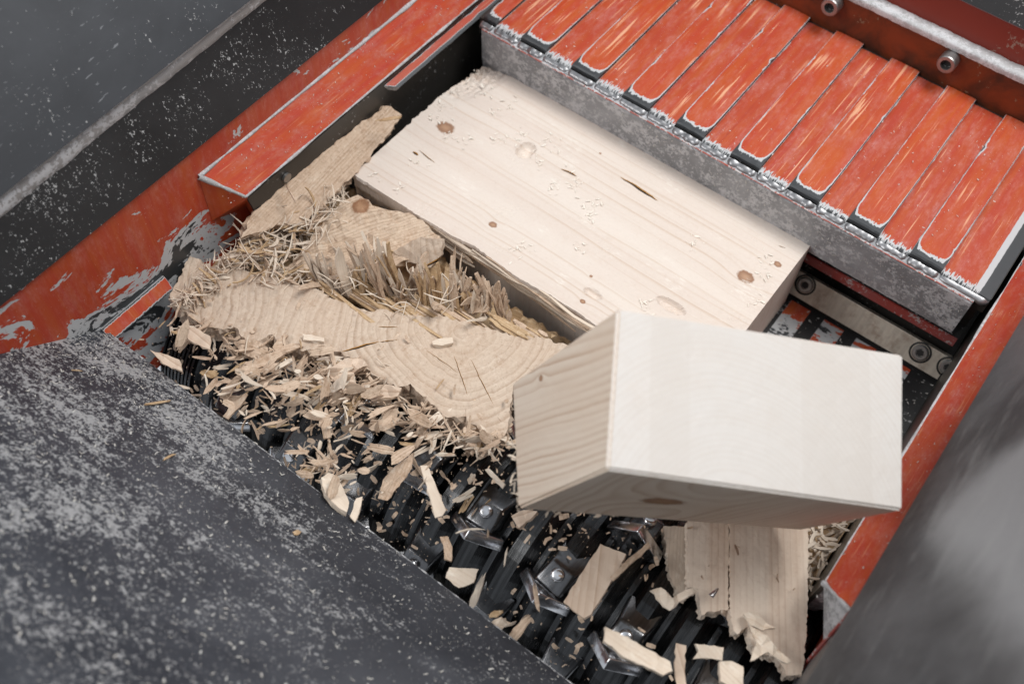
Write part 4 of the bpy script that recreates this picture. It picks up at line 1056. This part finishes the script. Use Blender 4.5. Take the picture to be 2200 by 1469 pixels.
pchip([(1043, 1008), (1050, 1005), (1068, 1022), (1085, 1040), (1080, 1048), (1060, 1028)], .01, 'small white stick left of the block', M_TORNP, th=.002)
pchip([(888, 972), (884, 1005), (868, 1030), (850, 1050), (832, 1075), (812, 1070), (822, 1030), (850, 1000)], .0, 'brown torn chip left of the upright white sliver', M_TORN, (.1, -.3, 1), .004, zamp=.003)
pchip([(1494, 1382), (1555, 1390), (1552, 1418), (1520, 1412), (1488, 1415), (1500, 1398)], .01, 'pale flat chip at the bottom beside the narrow plank', M_TORNP)
pchip([(1546, 1420), (1572, 1418), (1597, 1432), (1598, 1475), (1572, 1475), (1548, 1462)], .03, 'pale blocky chip at the bottom edge below the narrow plank', M_TORNP, th=.008)
pchip([(1452, 1380), (1474, 1386), (1470, 1440), (1476, 1475), (1455, 1475), (1449, 1430)], .02, 'thin pale upright chip at the bottom edge left of the blocky one', M_TORN0)
pchip([(1398, 1268), (1420, 1262), (1445, 1285), (1455, 1275), (1490, 1262), (1497, 1270), (1460, 1292), (1440, 1310), (1425, 1300)], .012, 'forked pale chip left of the narrow plank', M_TORNP, zamp=.004)
pchip([(928, 733), (945, 726), (972, 724), (974, 736), (950, 742), (930, 740)], .006, 'short round stick lying on the right part of the growth rings', M_TORNP, th=.005)
pchip([(650, 717), (668, 718), (697, 726), (696, 734), (670, 731), (652, 728)], .005, 'short pale stick lying on the left of the growth rings', M_TORNP, th=.004)
chip2(935, 838, 955, 812, .004, 'thin brown needle on the growth rings', M_TORN2, .3, 57)
pchip([(1022, 1372), (1040, 1350), (1062, 1330), (1075, 1328), (1108, 1336), (1085, 1342), (1078, 1352), (1062, 1370), (1040, 1382), (1030, 1392), (1010, 1362)], .010, 'frayed pale tuft of wood on the front plate edge', M_TORNP, (.1, .5, 1), .004, zamp=.005)
pchip([(322, 752), (345, 758), (385, 772), (392, 798), (378, 792), (350, 782)], .02, 'pointed tan chip flying at the left end of the rotor', M_TORN0)
pchip([(390, 700), (420, 705), (452, 722), (450, 748), (435, 745), (405, 730)], .016, 'rounded tan chip below the left end of the stump', M_TORN0)
pchip([(478, 893), (500, 868), (524, 845), (532, 845), (515, 875), (490, 898)], .0, 'narrow tan stick over the left half of the rotor', M_TORN)
pchip([(1598, 1318), (1620, 1312), (1645, 1335), (1665, 1350), (1640, 1352), (1610, 1342)], .010, 'crumpled pale flake stuck to the wide plank', M_TORNP, zamp=.004)
pchip([(1610, 1342), (1640, 1358), (1665, 1385), (1700, 1420), (1690, 1425), (1650, 1400), (1612, 1420), (1618, 1400), (1625, 1375)], .014, 'peeled pale strip hanging from the jagged end of the wide plank', M_TORNP, zamp=.004)
pchip([(585, 745), (610, 715), (618, 720), (606, 742), (640, 738), (650, 745), (600, 762)], .004, 'bent tan offcut hooked on the lower rim of the growth rings', M_TORN)
pchip([(500, 735), (545, 728), (575, 745), (580, 768), (560, 775), (525, 760)], .002, 'dark tan lump under the left part of the stump', M_TORN, (.2, -.2, 1), .006, zamp=.004)
pchip([(505, 800), (560, 765), (600, 750), (612, 762), (570, 785), (520, 810)], .004, 'long tan split chip below the left part of the stump', M_TORN, (.1, -.2, 1), .004, zamp=.003)
pchip([(700, 800), (740, 770), (775, 765), (790, 785), (760, 800), (765, 830), (735, 845), (722, 820)], .004, 'ragged tan lump thrown up under the middle of the stump', M_TORN0, (.1, -.2, 1), .006, zamp=.006)
pchip([(780, 845), (830, 825), (862, 832), (855, 850), (830, 855), (800, 862)], .006, 'ragged tan lump under the right part of the stump', M_TORN0, (.1, -.3, 1), .005, zamp=.005)
chip2(610, 390, 640, 440, .05, 'short stick leaning on the broken board', M_TORN, .7, 8)
chip2(870, 250, 800, 262, .05, 'thin dark sliver across the top of the broken board', M_TORN2, .5, 11)
def plate_chip(px, py, qx, qy, lab, mat, sy):
    p = V(*hit(px, py, oF + nF * .002, nF)); q = V(*hit(qx, qy, oF + nF * .002, nF)); d = q - p; L = d.length; d.normalize(); b = nF.cross(d); s = L / .034
    Mx = Matrix(((d.x, b.x, nF.x, 0), (d.y, b.y, nF.y, 0), (d.z, b.z, nF.z, 0), (0, 0, 0, 1))); Mx.translation = (p + q) / 2
    cand = [m for m in chip_meshes if m[1] is mat]
    link('wood_chip', cand[rng.randrange(len(cand))][0], Mx @ Matrix.Diagonal((s, sy, .6, 1)), None, lab, 'wood chip')
plate_chip(305, 870, 370, 861, 'brown needle lying on the front plate near the rotor edge', M_TORN2, .42)
plate_chip(346, 989, 382, 971, 'short brown needle lower on the front plate', M_TORN2, .42)
plate_chip(628, 1147, 650, 1138, 'tiny yellow chip on the front plate', M_TORN2, .6)
plate_chip(150, 794, 182, 797, 'tiny tan chip on the dustiest corner of the front plate', M_TORN2, .35)

# the countable swarm over the rotor
SW = 'loose chips over the rotor'
spots = [(560, 790, 90, 34, 40, 'under the left part of the stump'), (700, 800, 80, 30, 46, 'under the middle of the stump'), (760, 850, 70, 30, 40, 'under the middle of the stump'), (640, 880, 100, 45, 30, 'over the left half of the rotor'), (480, 830, 70, 60, 26, 'over the left end of the rotor'),
         (690, 1010, 60, 30, 22, 'along the middle of the front plate edge'), (850, 960, 100, 60, 24, 'over the middle of the rotor'), (1000, 945, 60, 18, 20, 'under the right tip of the stump'), (880, 900, 60, 25, 20, 'under the right part of the stump'),
         (1010, 1080, 90, 70, 12, 'left of the falling block'), (520, 740, 50, 20, 14, 'at the lower left rim of the stump'), (1150, 1300, 160, 80, 10, 'over the dark rotor below the falling block'), (350, 720, 40, 25, 8, 'at the far left end of the rotor')]
tones = {id(M_TORN): 'tan', id(M_TORN2): 'ochre', id(M_TORNP): 'pale'}
for cx, cy, sx, sy_, n_, where in spots:
    for k in range(int(n_ * .82)):
        px, py = rng.gauss(cx, sx * .6), rng.gauss(cy, sy_ * .7)
        z = rng.uniform(-.030, .010)
        p = PZ(px, py, z)
        if p[1] < .272: continue
        if p[0] < -.68: continue
        s = rng.choice((.2, .3, .4, .5, .65, .85, 1.15)) * rng.uniform(.8, 1.2)
        mt = rng.choice((M_TORN, M_TORN, M_TORN2, M_TORNP))
        size = 'tiny' if s < .32 else ('small' if s < .6 else 'long')
        chip(px, py, z, rng.gauss(55, 40), s, tilt=rng.gauss(0, 25), roll=rng.gauss(0, 40), label='%s %s wood chip %s' % (size, tones[id(mt)], where), group=SW, sy=rng.uniform(.6, 1.1), mat=mt)

# spray of small flat chips thrown up over the rotor: too many to pick apart
for mt, sd, num, lab in ((M_TORN, 61, 270, 'spray of small tan chips thrown up over the left half of the rotor'), (M_TORNP, 62, 110, 'paler chips in the spray over the left half of the rotor')):
    rg = random.Random(sd); l = []
    for k in range(num):
        cx, cy, sx, sy_, _n, _w = rg.choice(spots[:9]); px, py = rg.gauss(cx, sx * .75), rg.gauss(cy, sy_ * .8)
        z = rg.uniform(-.035, .045); q_ = PZ(px, py, z)
        if q_[1] < .272 or q_[0] < -.68: continue
        L = .004 + .034 * rg.random() ** 2.4
        v, f, t = shard(L, L * rg.uniform(.12, .5), rg.uniform(.0006, .0016), rg.randrange(9999), 4, 3)
        Mr = Matrix.Translation(V(*q_)) @ Matrix.Rotation(math.radians(rg.gauss(60, 35)), 4, 'Z') @ Matrix.Rotation(rg.gauss(0, .6), 4, 'Y') @ Matrix.Rotation(rg.gauss(0, .8), 4, 'X')
        l.append(([Mr @ q for q in v], f, t))
    v, f, t = jn(l); obj('chip_spray', v, f, mt, None, tc=t, kind='stuff', label=lab, cat='wood chips')

# ---- chip heap at the right
l1 = []
rg = random.Random(77)
for k in range(330):
    px = rg.uniform(1725, 1880); py = rg.uniform(1095, 1330)
    z = rg.uniform(-.065, -.035); p = V(*PZ(px, py, z))
    if p.x > .052: continue
    a = rg.uniform(0, 6.28); L = rg.uniform(.008, .022); d = V(math.cos(a), math.sin(a), rg.gauss(0, .3))
    l1.append(strand(p - d * L * .5, d, L, rg.uniform(.002, .0042), rg.uniform(.0008, .0016), rg, rg.gauss(0, .9), k=5, tip=.4, twist=rg.gauss(0, .5)))
v, f, t = jn(l1); obj('chip_heap', v, f, M_TORNP, None, tc=t, kind='stuff', label='heap of fine pale chips beside the right rail', cat='chip heap')
v, f = box(-.02, .054, .46, .70, -.10, -.062); obj('packed_chips', v, f, M_TORN2, None, tc=[tuple(q) for q in v], kind='stuff', label='packed brown chips under the pale heap', cat='chip heap')

# ---- fine stuff: crumbs over the rotor, sawdust on plates, torn flakes on the beam
def crumbs(name, count, fn, mat, label, cat, seed, parent=None):
    rg = random.Random(seed); vs_, fs, tt = [], [], []
    for k in range(count):
        r = fn(rg)
        if r is None: continue
        p, n, L, w_, curl = r
        n = Vector(n); a = n.orthogonal().normalized(); b = n.cross(a).normalized(); th = rg.uniform(0, 6.28)
        d = a * math.cos(th) + b * math.sin(th); s = n.cross(d); p = Vector(p); ph = rg.uniform(0, 9)
        base = len(vs_); m = 3
        for i in range(m):
            t = i / (m - 1); c = p + d * L * (t - .5) + n * (.00035 + curl * L * (t - .5) ** 2 * 2 + (t * rg.uniform(-.1, .25) * L)) + s * L * curl * .5 * (t - .5) ** 2
            ww = w_ * (1 - .5 * abs(t - .5)); 
            vs_ += [c - s * ww * .5, c + s * ww * .5 + n * w_ * .15, c - n * w_ * .2]; tt += [(ph + t * L, ph, 0)] * 3
        for i in range(m - 1):
            for q in range(3): fs.append((base + i * 3 + q, base + i * 3 + (q + 1) % 3, base + i * 3 + 3 + (q + 1) % 3, base + i * 3 + 3 + q))
        fs += [(base, base + 1, base + 2)[::-1], (base + 3 * (m - 1), base + 3 * (m - 1) + 1, base + 3 * (m - 1) + 2)]
    return obj(name, vs_, fs, mat, parent, tc=tt, kind='stuff', label=label, cat=cat) if parent is None else obj(name, vs_, fs, mat, parent, tc=tt, kind='stuff')
def f_front(rg):
    x = rg.uniform(-.70, .08); s = rg.uniform(0, .45) ** 1.0
    dens = .17 + 1.1 * max(0, (-.50 - x) / .2) * max(0, 1 - s / .16) + .8 * max(0, nz(x * 9, s * 26, 5.)) + .25 * max(0, nz(x * 60, s * 60, 9.))
    if rg.random() > dens * .75: return None
    p = oF + V(x, 0, 0) + dF * s + nF * .0002
    L = .0007 + .0046 * rg.random() ** 5
    return p, nF, L, .0003 + L * rg.uniform(.08, .30), rg.uniform(-.5, .8)
crumbs('sawdust', 26000, f_front, M_SAW, 'pale sawdust sprinkled over the front plate', 'sawdust', 1)
def f_left(rg):
    y = rg.uniform(.1, .95); s = rg.uniform(0, .10)
    if rg.random() > .35 + 1.2 * nz(y * 12, s * 30, 5.): return None
    L = .001 + .003 * rg.random() ** 3
    return oL + V(0, y, 0) + dirL * s + nL * .0002, nL, L, L * rg.uniform(.12, .35), rg.uniform(-.2, .4)
crumbs('sawdust', 2600, f_left, M_SAW, 'scattered sawdust specks on the black left plate', 'sawdust', 2)
def f_rot(rg):
    x = rg.uniform(-.69, .06); a = math.radians(rg.uniform(55, 150)); r = rg.uniform(.122, .185)
    if rg.random() > .5 + 1.1 * nz(x * 14, a * 2, 3.) - .5 * max(0, (x + .25) / .3): return None
    n = V(rg.gauss(0, .4), math.cos(a), math.sin(a)).normalized(); L = .0009 + .010 * rg.random() ** 4
    p = V(x, RC.y + math.cos(a) * r, RC.z + math.sin(a) * r)
    if p.y < .272: return None
    return p, n, L, L * rg.uniform(.2, .6), rg.uniform(-.3, .5)
crumbs('wood_crumbs', 5200, f_rot, M_TORN, 'fine tan wood crumbs thrown over the rotor', 'wood crumbs', 3)
def f_deck(rg):
    x = rg.uniform(-.64, .05); y = rg.uniform(.87, 1.12)
    if rg.random() > .2 + .9 * nz(x * 12, y * 12, 5.): return None
    L = .001 + .0022 * rg.random() ** 3
    return V(x, y, .0622), Z, L, L * rg.uniform(.15, .4), .1
crumbs('sawdust', 1500, f_deck, M_SAW, 'specks of sawdust on the orange slats', 'sawdust', 4)
def f_rail(rg):
    y = rg.uniform(.44, 1.3); t = rg.random(); s = rg.random() < .6
    if rg.random() > .4 + .9 * nz(y * 20, t * 2, 5.): return None
    A, B = (V(XL, y, .1), V(-.674, y, .06)) if s else (V(.0855, y, .1), V(.056, y, .06))
    if not s and y > 1.12: return None
    L = .0008 + .0018 * rg.random() ** 3
    n = V(.79, 0, .61) if s else V(-.79, 0, .61)
    return A.lerp(B, t) + n * .0003, n, L, L * .4, .1
crumbs('sawdust', 1500, f_rail, M_SAW, 'fine sawdust on the orange side rails', 'sawdust', 5)
fl_c = [(1010, 165), (1050, 200), (1060, 250), (1100, 230), (1000, 300), (980, 190), (950, 230), (1180, 300), (1120, 290), (1200, 320), (1190, 400), (1280, 440), (1260, 460), (1230, 370), (1240, 400), (800, 385), (855, 410), (1130, 530), (1110, 540), (1250, 530), (1640, 560), (1640, 590), (1620, 650), (900, 350), (1385, 655), (1500, 520), (1080, 300), (960, 300), (1150, 340), (940, 250)]
def f_beam(rg):
    cx, cy = rg.choice(fl_c); p = PZ(rg.gauss(cx, 11), rg.gauss(cy, 9), .0)
    if not (BX0 + .006 < p[0] < BX1 and BY0 + .01 < p[1] < BY1): return None
    L = .0012 + .005 * rg.random() ** 2.2
    return V(p[0], p[1], -.0002), Z, L, L * rg.uniform(.15, .45), rg.uniform(0, .35)
M_SAWB = wood_mat('pale_flakes', light=(.84, .79, .71), dark=(.72, .62, .5), contrast=.2)
crumbs('torn_flakes', 520, f_beam, M_SAWB, '', '', 6, parent=beam)
def f_face(rg):
    x = rg.uniform(-.635, .034); z = rg.uniform(.0, .05)
    if rg.random() > .25 + .9 * nz(x * 20, z * 30, 5.) + .3 * max(0, (x + .1) * 8): return None
    L = .001 + .0022 * rg.random() ** 3
    return V(x, .8508 + (.0505 - z) * .055, z), V(0, -1, 0), L, L * .35, .1
crumbs('sawdust', 1500, f_face, M_SAW, 'sawdust clinging to the grey ram nose', 'sawdust', 7)
def f_floor(rg):
    L = .001 + .003 * rg.random() ** 2
    return V(rg.uniform(-.14, .055), rg.uniform(.56, .86), -.1185), Z, L, L * .4, .2
crumbs('sawdust', 500, f_floor, M_SAW, 'sawdust and crumbs on the chamber floor', 'sawdust', 8)
